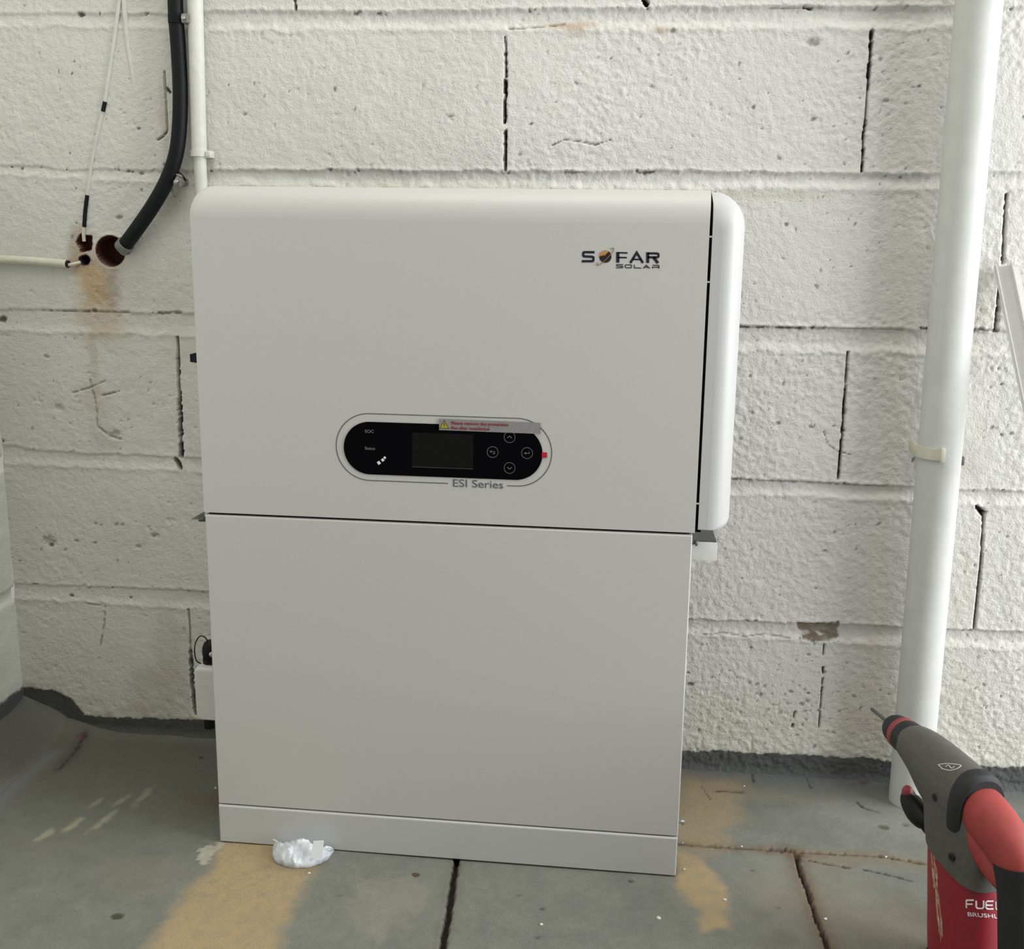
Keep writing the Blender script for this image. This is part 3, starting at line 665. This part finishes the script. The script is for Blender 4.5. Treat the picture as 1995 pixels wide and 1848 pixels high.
gl = obj('logo_globe', flat(bmesh.new(), circle(gc, gr), LY, .0004), M['planet'], t, None)
cap_ = [(gc[0]+gr*math.cos(a), gc[1]+gr*math.sin(a)) for a in np.linspace(.35*PI, 1.0*PI, 18)]
cap_ += [LP(632, 352), LP(655, 340), LP(668, 352), LP(685, 325), LP(705, 345), LP(722, 330), LP(735, 310), LP(765, 290)]
obj('orange_cap', flat(bmesh.new(), cap_, LY-.0004, .0003), M['orange'], gl, None)
rgp = []
for a in np.linspace(-.75*PI, .98*PI, 50):
    pass
ex, ey = LP(720, 362); ang = math.atan2(LP(870, 215)[1]-LP(575, 515)[1], LP(870, 215)[0]-LP(575, 515)[0])
ra = math.hypot(LP(870, 215)[0]-LP(575, 515)[0], LP(870, 215)[1]-LP(575, 515)[1])/2; rb = ra*.20
def el(a): x, y = ra*math.cos(a), rb*math.sin(a); return (ex+x*math.cos(ang)-y*math.sin(ang), ey+x*math.sin(ang)+y*math.cos(ang))
b = bmesh.new(); stroke(b, [el(a) for a in np.linspace(-PI*1.22, PI*.22, 60)], .0009, LY-.0007, .0003)
obj('orbit_ring', b, M['ringprint'], gl, None)
# side latch, brackets
P = on_y((371, 695), -.27)
b = bmesh.new(); xo = on_y((370, 695), -.282)[0]
loft(b, [[(-.0005, -.285, P[2]-.0095), (-.0005, -.262, P[2]-.0095), (-.0005, -.262, P[2]+.0115), (-.0005, -.285, P[2]+.0115)],
         [(xo, -.282, P[2]-.0060), (xo, -.265, P[2]-.0060), (xo, -.265, P[2]+.0055), (xo, -.282, P[2]+.0055)]])
obj('side_switch', b, M['black'], t)
rebase(t)

# ------------------------------------------------------------------ cables, conduits and pipes on the back wall
# thick black cable coming out of the wall hole
def yy(q, y): return on_y(q, y)
r = .0122
t = thing('black_cable', 'thick black cable bending down the white wall into a round hole', 'cable', tuple(on_y((236, 480), -.004)))
path = [yy((340, -160), -.020), yy((341, -60), -.020), yy((342, 20), -.020), yy((347, 90), -.020), yy((351, 170), -.021), yy((350, 240), -.023), yy((343, 300), -.025), yy((325, 352), -.026), yy((297, 402), -.025), yy((266, 447), -.022), yy((240, 482), -.008)]
pp = catmull(path, 8)
obj('sheath', tube(bmesh.new(), pp, r, 18), M['cable'], t)
d = pp[-1]-pp[-3]; d = d/np.linalg.norm(d)
e0 = pp[-1]
sl_ = obj('sleeve_end', tube(bmesh.new(), [e0-d*.010, e0+d*.002, e0+d*.0022, e0-d*.004], [r+.0022, r+.0026, r-.001, r-.0012], 20, True), M['sleeve'], t)
obj('inner_wire', tube(bmesh.new(), catmull([e0+d*.001, e0+d*.007+np.array([.001, .006, .0]), e0+d*.010+np.array([0, .030, -.004])], 5), .0080, 14), M['conduit'], t)
rebase(t)
# clips on it
def cable_clip(q, ang, lab, screwdir):
    P = on_y(q, -.020); t = thing('cable_clip', lab, 'clip', tuple(P))
    u = np.array([math.cos(ang), 0, math.sin(ang)])     # along the cable
    v = np.array([-math.sin(ang), 0, math.cos(ang)])*screwdir
    rings = []
    for s in (-.006, .006):
        rings.append([P+u*s+v*(r+.0014)*math.cos(a)+np.array([0, -1, 0])*(r+.0016)*math.sin(a) for a in np.linspace(-.15, PI+.15, 16)])
        rings.append([P+u*s+v*(r+.0002)*math.cos(a)+np.array([0, -1, 0])*(r+.0002)*math.sin(a) for a in np.linspace(-.15, PI+.15, 16)])
    R4 = [rings[0], rings[2], rings[3], rings[1], rings[0]]
    b = bmesh.new(); loft(b, R4, closed=False); bmesh.ops.remove_doubles(b, verts=b.verts[:], dist=1e-5)
    obj('band', b, M['cable'], t)
    c = P+v*(r+.006); b = bmesh.new()
    R3 = Matrix.Translation(c+np.array([0, .002, 0])) @ Matrix.Rotation(-ang, 4, 'Y')
    g = bmesh.ops.create_cube(b, size=1, matrix=R3 @ Matrix.Diagonal((.014, .030, .011, 1)))
    bmesh.ops.bevel(b, geom=b.edges[:], offset=.0012, segments=2, affect='EDGES'); obj('buckle', b, M['clip'], t)
    b = bmesh.new(); cyl(b, c+np.array([0, -.019, 0]), c+np.array([0, -.012, 0]), .0030, 10); obj('nail', b, M['steel'], t)
    rebase(t); return t
cable_clip((344, 38), PI/2, 'small grey clip holding the black cable near the top edge', -1)
cable_clip((333, 343), math.radians(62), 'dirty clip with open loop holding the black cable above its bend into the hole', -1)
t = thing('wire_scrap', 'tangled grey wire scrap beside the lower cable clip', 'wire', tuple(on_y((350, 350), -.01)))
rs = random.Random(4)
b = bmesh.new(); tube(b, catmull([on_y(q, yv) for q, yv in [((336, 336), -.02), ((346, 341), -.03), ((358, 345), -.022), ((360, 355), -.014), ((350, 362), -.022), ((340, 352), -.03), ((336, 368), -.018), ((341, 384), -.006)]], 6), .0016, 8)
obj('strand', b, M['clip'], t); b = bmesh.new(); tube(b, catmull([on_y(q, yv) for q, yv in [((343, 333), -.012), ((352, 338), -.026), ((361, 350), -.02), ((352, 352), -.012), ((346, 345), -.004)]], 6), .0012, 8); obj('strand', b, M['black'], t)
rebase(t)
# upright white conduit behind the inverter
t = thing('white_conduit', 'upright white painted conduit running down behind the inverter', 'conduit', tuple(on_y((388, 372), -.014)))
rc = .0125
pc = [on_y((378, -160), -.016), on_y((380, 0), -.016), on_y((384, 150), -.016), on_y((388, 298), -.016)]
obj('upper_tube', tube(bmesh.new(), pc, rc, 18), M['conduit'], t)
pe = on_y((389, 303), -.016); pl = np.array([pe[0]+.004, -.016, .60])
obj('lower_tube', tube(bmesh.new(), [on_y((388, 296), -.016), pe, pl], [rc-.0022]*3, 18), M['conduit'], t)
P = on_y((388, 300), -.016)
b = bmesh.new(); tube(b, [P+np.array([0, 0, -.004]), P+np.array([0, 0, .006])], rc+.0016, 18); bx(b, P[0]+.004, P[0]+.021, -.022, -.001, P[2]-.006, P[2]+.005, .0012)
cyl(b, (P[0]+.017, -.024, P[2]), (P[0]+.017, -.02, P[2]), .0035, 10); obj('saddle', b, M['conduit'], t)
rebase(t)
# thin painted wire
t = thing('thin_cable', 'thin white painted cable with bare black ends slanting down to the broken hole', 'cable', tuple(on_y((164, 465), -.003)))
rw = .0034
def wire(name, qs, m, rr=rw*.9, y=-.0012): obj(name, tube(bmesh.new(), catmull([on_y(q, y) for q in qs], 6), rr, 10), m, t)
wire('painted_length', [(240, -160), (235, -30), (229, 30), (218, 110), (204, 200)], M['conduit'])
wire('bare_spot', [(204.5, 198), (200.5, 217)], M['cable'], .0035, -.0016)
wire('painted_length', [(201, 214), (186, 280), (177, 330), (170, 385)], M['conduit'], .0030, -.0006)
wire('bare_spot', [(170, 380), (166, 412), (164, 442)], M['cable'], .0034, -.0014)
wire('painted_length', [(164, 438), (163, 455), (164, 470)], M['cream'], .0030)
rebase(t)
t = thing('buried_cable', 'faint painted-over cable ridge fading out beside the black cable', 'cable', tuple(on_y((268, 215), -.001)))
obj('ridge', tube(bmesh.new(), catmull([on_y(q, y) for q, y in [((238, -60), .0016), ((243, 20), .0016), ((250, 90), .002), ((260, 150), .0026), ((266, 200), .0048)]], 6), .0045, 12), M['conduit'], t)
rebase(t)
# horizontal conduit on the left
t = thing('horizontal_conduit', 'cream painted horizontal conduit ending left of the broken hole', 'conduit', tuple(on_y((130, 514), -.008)))
a = on_y((-60, 503), -.006); a[0] = WX0+.004
obj('tube', tube(bmesh.new(), [a, on_y((60, 508), -.006), on_y((130, 514), -.006)], .0072, 16), M['cream'], t)
e = on_y((130, 514), -.006); b = bmesh.new(); tube(b, [e, e+np.array([.004, 0, -.0002])], .0062, 14); obj('open_end', b, M['black'], t)
b = bmesh.new(); tube(b, catmull([e+np.array([.002, -.001, -.002]), e+np.array([.012, -.001, 0]), e+np.array([.022, .006, .003])], 5), .0028, 8); obj('wire_stub', b, M['cream'], t)
rebase(t)
# broken brick core inside the hole
for (q, ln, an, zz) in (((163, 466), .020, .25, .4), ((166, 474), .019, .2, .8), ((165, 482), .016, .3, .5)):
    pass
# big pipe
RP = .0335; YP = -.046
t = thing('drain_pipe', 'wide upright white plastic drain pipe right of the inverter', 'pipe', tuple(on_y((1772, 1500), YP)))
cA = on_y((1907, 0), YP); cB = on_y((1829, 900), YP); cC = on_y((1782, 1430), YP)
xa = (cA[0]+cB[0]+cC[0])/3
dx = (cA[0]-cC[0])/(cA[2]-cC[2])
def pax(z): return np.array([cB[0]+dx*(z-cB[2]), YP, z])
obj('tube', tube(bmesh.new(), [pax(z) for z in (0.0, .3, .6, .9, 1.2, 1.9)], RP, 48), M['pipe'], t)
zc_ = on_y((1805, 885), YP-RP)[2]; c = pax(zc_)
b = bmesh.new()
for k in range(1):
    ro, ri = RP+.0030, RP+.0003; angs = np.linspace(math.radians(172), math.radians(262), 18)
    o_ = lambda a, rr, z: (c[0]+rr*math.cos(a), YP+rr*math.sin(a), z)
    R4 = [[o_(a, ro, zc_-.009) for a in angs], [o_(a, ro, zc_+.009) for a in angs], [o_(a, ri, zc_+.009) for a in angs], [o_(a, ri, zc_-.009) for a in angs], [o_(a, ro, zc_-.009) for a in angs]]
    loft(b, R4, closed=False)
ae = angs[-1]; pe = o_(ae, RP+.003, zc_); bx(b, pe[0]-.003, pe[0]+.004, pe[1]-.004, pe[1]+.004, zc_-.011, zc_+.011, .001)
ps = o_(angs[0], RP+.0015, zc_); bx(b, ps[0]-.0035, ps[0]+.0005, ps[1]-.006, -.002, zc_-.010, zc_+.010, .001)
clm = obj('pipe_clamp', b, M['cream'], t); clm['label'] = 'cream half clamp on the pipe'
P = on_y((1872, 897), -.03); b = bmesh.new(); bx(b, P[0]-.004, P[0]+.005, -.034, -.002, P[2]-.007, P[2]+.006, .001); obj('clamp_bolt', b, M['darksteel'], t)
rebase(t)
# leaning trunking at the right edge
def trunk():
    top = on_y((1952, 519), -.012); foot = on_z((2228, 1850), 0.0)
    # keep the strip on the same sight line but meeting the floor in front of the wall
    ax = top-foot; L = np.linalg.norm(ax); ax /= L
    side = np.cross(ax, np.array([0, -1., 0])); side /= np.linalg.norm(side); nrm = np.cross(side, ax)
    if nrm[1] > 0: nrm = -nrm
    if side[0] < 0: side = -side
    t = thing('cable_trunking', 'white plastic cable trunking leaning on the wall at the right edge', 'trunking', tuple(foot))
    def prof(P, pr): return [P+side*u+nrm*v for u, v in pr]
    w_, h_, th = .0125, .014, .0016
    U_ = [(-w_, 0), (w_, 0), (w_, h_), (w_-th, h_), (w_-th, th), (-w_+th, th), (-w_+th, h_), (-w_, h_)]
    foot2 = foot+ax*.002
    obj('channel', loft(bmesh.new(), [prof(foot2, U_), prof(top, U_)]), M['whiteplastic'], t)
    b = bmesh.new(); R_ = [(w_*1.0+.0, -.002), (w_+.012, -.002), (w_+.012, .0), (w_, .0)]
    loft(b, [prof(foot2, R_), prof(top-ax*.004, R_)]); obj('lid_flange', b, M['whiteplastic'], t)
    rebase(t)
trunk()

# ------------------------------------------------------------------ crumpled packaging at the foot of the plinth
def crumple():
    P0 = on_z((585, 1668), 0.0); t = thing('crumpled_film', 'crumpled white plastic film lying against the foot of the plinth', 'packaging', tuple(P0))
    g = np.random.RandomState(8)
    bm = bmesh.new(); nx, ny = 44, 18
    Lx = on_z((640, 1660), 0)[0]-on_z((530, 1645), 0)[0]
    xs = np.linspace(-.5, .5, nx); ys = np.linspace(0, 1, ny)
    X, Yv = np.meshgrid(xs, ys, indexing='ij')
    n1 = vnoise(X*.10+Yv*.03, Yv*.07-X*.04, .017, 901, 3)-.5; n2 = vnoise(X*.10-Yv*.04, Yv*.07, .007, 902, 2)-.5
    prof = np.sqrt(np.clip(1-(2*X)**2, 0, 1))
    hgt = .026*np.sin(PI*np.clip(Yv, 0, 1)*.9+.1)**.8*(.25+.75*prof)*(1-.35*Yv)
    Z = .0018+hgt*(1+n1*.9)+n2*.010*prof
    yedge = .052*prof**.9
    xo = P0[0]+X*Lx+n2*.006; yo = (YF-.005)-Yv*yedge+n1*.006*Yv
    Z[:, -1] = .0012; Z = np.maximum(Z, .0012)
    V_ = [[bm.verts.new((xo[i, j], min(yo[i, j], YF-.0035), Z[i, j])) for j in range(ny)] for i in range(nx)]
    for i in range(nx-1):
        for j in range(ny-1): bm.faces.new((V_[i][j], V_[i+1][j], V_[i+1][j+1], V_[i][j+1]))
    o = obj('film', bm, M['paper'], t, 25)
    md = o.modifiers.new('thickness', 'SOLIDIFY'); md.thickness = .0006; md.offset = 1
    q = [on_y(p, YF-.045) for p in ((609, 1642), (629, 1641), (629, 1668), (606, 1667))]
    b = bmesh.new(); q = [np.array([p[0], YF-.040-.010*(1 if i > 1 else 0), max(p[2], .004)]) for i, p in enumerate(q)]
    loft(b, [q, [p+np.array([0, .0008, .0004]) for p in q]]); f = obj('paper_flap', b, M['whiteprint'], t)
    q = [on_y(p, YF-.02) for p in ((528, 1640), (536, 1643), (546, 1660), (541, 1664))]
    b = bmesh.new(); loft(b, [[np.array([p[0], YF-.012, max(p[2], .003)]) for p in q], [np.array([p[0], YF-.0105, max(p[2], .003)]) for p in q]]); obj('film_corner', b, M['crumb'], t)
    rebase(t)
crumple()
# crumbs and flake on the floor
def crumb(name, q, r, m, lab, cat, group=None, sq=1.0, seed=0):
    P = on_z(q, 0); bm = bmesh.new(); bmesh.ops.create_icosphere(bm, subdivisions=2, radius=r)
    g = random.Random(seed)
    for v in bm.verts: v.co *= 1+g.uniform(-.25, .25); v.co.z *= .6*sq
    zmin = min(v.co.z for v in bm.verts)
    o = obj(name, bm, m, None, 20); o.location = (P[0], P[1], -zmin-.0006); o.rotation_euler.z = seed; tag(o, lab, cat, group)
    return o
CR = ['tiny white plaster crumb low on the tan dust patch right of the plinth', 'tiny white crumb lying on the cross crack between plinth and forked crack',
      'tiny crumb on tan dust just right of the plinth corner', 'tiny white crumb beside the long forked crack left of the hammer drill',
      'tiny bright white crumb on grey floor right of the black saw joint', 'largest pale crumb on grey floor below the right plinth corner',
      'smaller pale crumb touching the largest crumb below the right plinth corner', 'tiny white crumb on the floor near the wall foot, above the tan patch',
      'tiny crumb on the rusty cross crack nearest the hammer drill', 'tiny pale crumb on tan dust below the crumpled film',
      'tiny pale crumb beside the left flank of the battery cabinet', 'tiny crumb where the cross crack meets the plinth']
for i, (q, rr) in enumerate([((1412, 1753), .0024), ((1445, 1649), .0018), ((1333, 1694), .0018), ((1608, 1790), .0022), ((1055, 1801), .0022), ((1283, 1789), .0028),
                             ((1285, 1790), .0016), ((1450, 1531), .0016), ((1726, 1669), .0018), ((602, 1701), .0020), ((420, 1535), .0022), ((1330, 1642), .0014)]):
    crumb('plaster_crumb', q, rr, M['crumb'], CR[i], 'crumb', 'plaster crumbs scattered on the floor', seed=i)
crumb('paint_flake', (810, 1704), .0055, M['leaf'], 'small brown flake on the floor in front of the plinth', 'flake', sq=.35, seed=40)

# ------------------------------------------------------------------ rotary hammer standing on the floor at the right
def hammer():
    a = math.radians(-19.4); F = np.array([math.sin(a), math.cos(a), 0]); S = np.array([-math.cos(a), math.sin(a), 0]); Uv = np.array([0, 0, 1.])
    O = np.array([1.07, -.60, 0.0])-S*.034            # centre plane of the tool
    HW = .034
    P3 = lambda f, u, s=0.0: O+F*f+Uv*u+S*s
    def fu(q, s):                                     # pixel -> (f, u) on the plane at side offset s
        p = on_plane(q, O+S*s, S)-O; return p@F, p[2]
    t = thing('rotary_hammer', 'red, grey and black cordless rotary hammer drill standing on the floor at right', 'drill', tuple(O))
    def sect(f, u, rf, ru, rs_, df, n=28, e=2.4):
        """superellipse in plane spanned by direction df (in F,U) and S"""
        d = F*df[0]+Uv*df[1]; out = []
        for th in np.linspace(0, 2*PI, n, endpoint=False):
            c_, s_ = math.cos(th), math.sin(th)
            out.append(P3(f, u)+d*(ru*abs(c_)**(2/e)*np.sign(c_))+S*(rs_*abs(s_)**(2/e)*np.sign(s_)))
        return out
    # snout + gearbox, sections perpendicular to the bit axis
    ax = np.array([1.0, 0.0])
    def along(name, L, m, n=28, e=2.2, par=t, dirs=None):
        f = [np.array(x[:4], float) for x in L]; P = catmull(f, 5)
        return obj(name, loft(bmesh.new(), [sect(p[0], p[1], 0, p[2], p[3], (0, 1) if dirs is None else dirs, n, e) for p in P]), m, par)
    ft, ut = fu((1697, 1378), 0); fn, un = fu((1733, 1407), 0)
    uc = (ut+un)/2-.0015
    fn = fn-.004
    obj('drill_bit', tube(bmesh.new(), [P3(fn-.01, uc), P3(ft-.003, uc+.0008), P3(ft, uc+.0008)], [.0028, .0028, .0012], 10), M['darksteel'], t)
    b = bmesh.new(); pr = [(0, .009), (-.004, .0165), (-.010, .0195), (-.020, .0215), (-.026, .0218)]
    tube(b, [P3(fn+x, uc) for x, _ in pr], [y for _, y in pr], 30); obj('chuck_nose', b, M['tblack'], t)
    b = bmesh.new(); tube(b, [P3(fn-x, uc) for x in (.0255, .027, .036, .0375)], [.0222, .0232, .0238, .0228], 30); obj('chuck_ring', b, M['tring'], t)
    b = bmesh.new(); tube(b, [P3(fn-x, uc) for x in (.037, .040, .058)], [.0232, .0240, .0250], 30); obj('chuck_sleeve', b, M['tblack'], t)
    f0 = fn-.052
    gh = along('gear_housing', [(f0, uc-.001, .024, .0240), (f0-.012, uc-.001, .0275, .0262), (f0-.035, uc-.004, .034, .029), (f0-.065, uc-.012, .043, .033), (f0-.10, uc-.020, .050, .035),
                           (f0-.135, uc-.024, .052, .035), (f0-.160, uc-.026, .050, .032)], M['tgrey'])
    # grey side housing going down over the motor, seen as an apron
    fm = f0-.136
    L = [(fm+.016, uc-.010, .056), (fm+.008, uc-.045, .060), (fm+.002, uc-.075, .060), (fm-.004, uc-.102, .059)]
    def down(name, L, m, rs_, e=2.8, cutbow=0.0):
        P = catmull([np.array(x, float) for x in L], 5); rings = []
        for i, p in enumerate(P):
            out = []
            for th in np.linspace(0, 2*PI, 36, endpoint=False):
                c_, s_ = math.cos(th), math.sin(th)
                x = p[2]*abs(c_)**(2/e)*np.sign(c_); y = rs_[0]+(rs_[1]-rs_[0])*i/(len(P)-1); y = y*abs(s_)**(2/e)*np.sign(s_)
                z = p[1]
                if i > len(P)-4: z = z+cutbow*(x/p[2])
                out.append(P3(p[0]+x, z, y))
            rings.append(out)
        return obj(name, loft(bmesh.new(), rings), m, t)
    down('grey_apron', L, M['tgrey'], (.0345, .0352), 2.8, .010)
    mt = down('motor_housing', [(fm-.001, uc-.085, .057), (fm-.006, uc-.12, .057), (fm-.013, uc-.17, .056), (fm-.020, uc-.22, .055), (fm-.024, .016, .055)], M['tred'], (.0338, .0345), 2.4)
    mt['label'] = 'dark red motor housing with white lettering'
    down('battery_pack', [(fm-.050, .0165, .068), (fm-.052, .014, .072), (fm-.054, .006, .073), (fm-.055, .0015, .070)], M['tblack'], (.038, .039), 4.5)
    # rear handle: red top yoke, black grip
    hp = [(fu(q, 0)) for q in ((1872, 1552), (1900, 1568), (1945, 1600), (1985, 1650), (2003, 1710))]
    fr_ = f0-.120
    Hn = [(fr_+.010, uc-.020, .030, .0290), (fr_-.014, uc-.020, .033, .0295), (fr_-.050, uc-.022, .034, .0285), (fr_-.086, uc-.030, .032, .0262), (fr_-.112, uc-.044, .028, .0240), (fr_-.124, uc-.062, .025, .0225)]
    def sweep(name, L, m, e=2.3, n=26, par=t):
        P = catmull([np.array(x, float) for x in L], 6); rings = []
        for i, p in enumerate(P):
            d = P[min(i+1, len(P)-1)][:2]-P[max(i-1, 0)][:2]; d = d/np.linalg.norm(d)
            nn = (-d[1], d[0])
            rings.append(sect(p[0], p[1], 0, p[2], p[3], nn, n, e))
        return obj(name, loft(bmesh.new(), rings), m, par)
    yk = sweep('handle_yoke', Hn, M['tred2']); yk['label'] = 'bright red top of the rear handle'
    sweep('yoke_collar', [(fr_-.020, uc-.0245, .0505, .0335), (fr_-.026, uc-.0245, .0540, .0368), (fr_-.038, uc-.0250, .0530, .0360), (fr_-.046, uc-.0250, .0470, .0320)], M['tblack'])
    gp = sweep('grip', [(fr_-.119, uc-.050, .0300, .0250), (fr_-.127, uc-.080, .0265, .0230), (fr_-.134, uc-.12, .0255, .0225), (fr_-.141, uc-.17, .0245, .0218), (fr_-.146, uc-.22, .025, .022), (fr_-.146, .030, .028, .026)], M['tblack'])
    # red web between yoke and grip on the motor side
    sweep('inner_web', [(fr_-.040, uc-.036, .024, .0275), (fr_-.066, uc-.056, .022, .0255), (fr_-.092, uc-.072, .018, .0225), (fr_-.114, uc-.080, .014, .0190)], M['tred2'])
    # selector under the snout
    s0_ = fu((1768, 1552), .012); s1_ = fu((1800, 1604), .012)
    b = bmesh.new(); P = [(s0_[0]+.004, s0_[1]+.012, .006), (s0_[0]+.001, s0_[1], .013), ((s0_[0]+s1_[0])/2, (s0_[1]+s1_[1])/2, .0165), (s1_[0], s1_[1]+.004, .013), (s1_[0]-.004, s1_[1]-.008, .005)]
    P = catmull([np.array(x) for x in P], 4); tube(b, [P3(p[0]-.006, p[1], .012) for p in P], [p[2] for p in P], 18); sel = obj('selector_lever', b, M['black'], t)
    b = bmesh.new(); bmesh.ops.create_uvsphere(b, u_segments=14, v_segments=10, radius=1, matrix=Matrix.Translation(P3(s0_[0]-.002, s0_[1]+.009, .014)) @ Matrix.Diagonal((.008, .008, .0095, 1))); obj('red_stop', b, M['tring'], sel)
    # screws on the side
    for q in ((1820, 1553), (1852, 1669)):
        f_, u_ = fu(q, .036)
        sc_ = obj('housing_screw', cyl(bmesh.new(), P3(f_, u_, .030), P3(f_, u_, .0362), .0052, 16), M['tblack'], t)
        obj('screw_core', cyl(bmesh.new(), P3(f_, u_, .033), P3(f_, u_, .0366), .0025, 12), M['black'], sc_)
    # prints that follow the housing surface
    from mathutils.bvhtree import BVHTree
    def tree(o):
        bm = bmesh.new(); bm.from_mesh(o.data); bt = BVHTree.FromBMesh(bm); bm.free(); return bt
    def hit(bt, q, lift=.0004):
        d = ray(q); d = d/np.linalg.norm(d); h = bt.ray_cast(Vector(CAM), Vector(d))
        if h[0] is None: return None
        n = h[1] if h[1].dot(Vector(d)) < 0 else -h[1]
        return h[0]+n*lift
    tm = tree(mt); tg = tree(gh)
    def wrap_text(s_, q0, q1, hpx, par, slope):
        me = text_mesh(s_, 1.0, 1, .012, 0); bm = bmesh.new(); bm.from_mesh(me)
        bmesh.ops.triangulate(bm, faces=bm.faces[:]); bmesh.ops.subdivide_edges(bm, edges=[e for e in bm.edges if e.calc_length() > .3], cuts=2)
        xs = [v.co.x for v in bm.verts]; ys = [v.co.y for v in bm.verts]; kill = []
        for v in bm.verts:
            a_ = (v.co.x-min(xs))/(max(xs)-min(xs)); b_ = (v.co.y-min(ys))/(max(ys)-min(ys))
            h = hit(tm, (q0[0]+(q1[0]-q0[0])*a_+slope*(1-b_)*hpx, q0[1]+(q1[1]-q0[1])*a_-b_*hpx))
            if h is None: kill.append(v)
            else: v.co = h
        if kill: bmesh.ops.delete(bm, geom=kill, context='VERTS')
        bm.to_mesh(me); bm.free(); return link('lettering', me, M['tlabel'], par, None)
    def surf_line(bm, bt, qs, rad, k=4):
        P = [hit(bt, q, 0) for q in (catmull([(q[0], q[1]) for q in qs], k) if k else qs)]; P = [np.array(p) for p in P if p is not None]
        if len(P) > 1: tube(bm, P, rad, 6)
    LET = [[[(0, 1), (0, 0), (1, 0)], [(0, .52), (.85, .52)]], [[(0, 0), (0, .85), (.15, 1), (.85, 1), (1, .85), (1, 0)]],
           [[(1, 0), (.15, 0), (0, .15), (0, .85), (.15, 1), (1, 1)], [(0, .52), (.9, .52)]], [[(0, 0), (0, .85), (.15, 1), (.85, 1)]]]
    for k_, strokes in enumerate(LET):
        b = bmesh.new(); x0 = 1883+k_*18.8; y0 = 1753+k_*1.0
        for st_ in strokes:
            for p_, q_ in zip(st_, st_[1:]):
                surf_line(b, tm, [(x0+p_[0]*14.2, y0+p_[1]*15), (x0+q_[0]*14.2, y0+q_[1]*15)], .00105, 0)
        if len(b.verts): obj('lettering', b, M['tlabel'], mt)
        else: b.free()
    wrap_text('BRUSHLESS', (1885, 1784), (1966, 1790), 8, mt, .15)
    def surf_line(bm, bt, qs, rad):
        P = [hit(bt, q, 0) for q in catmull([(q[0], q[1]) for q in qs], 4)]; P = [np.array(p) for p in P if p is not None]
        if len(P) > 1: tube(bm, P, rad, 6)
    b = bmesh.new()
    for qs in ([(1828, 1489), (1846, 1487), (1868, 1489), (1873, 1491)], [(1836, 1497), (1850, 1500), (1864, 1497), (1873, 1491)], [(1828, 1489), (1836, 1497)], [(1842, 1493), (1848, 1490), (1854, 1496), (1860, 1492)]):
        surf_line(b, tg, qs, .0005)
    obj('badge_print', b, M['tlabel'], gh)
    b = bmesh.new(); g = random.Random(3)
    for k in range(70):
        y0 = g.uniform(1655, 1805); u_ = (y0-1650)/190; x0 = 1812+12*u_+g.uniform(0, 9)+6*u_
        surf_line(b, tm, [(x0, y0), (x0+2.2, y0+g.uniform(12, 32))], .00035)
    obj('scuff_marks', b, M['scratch'], mt)
    rebase(t)
hammer()
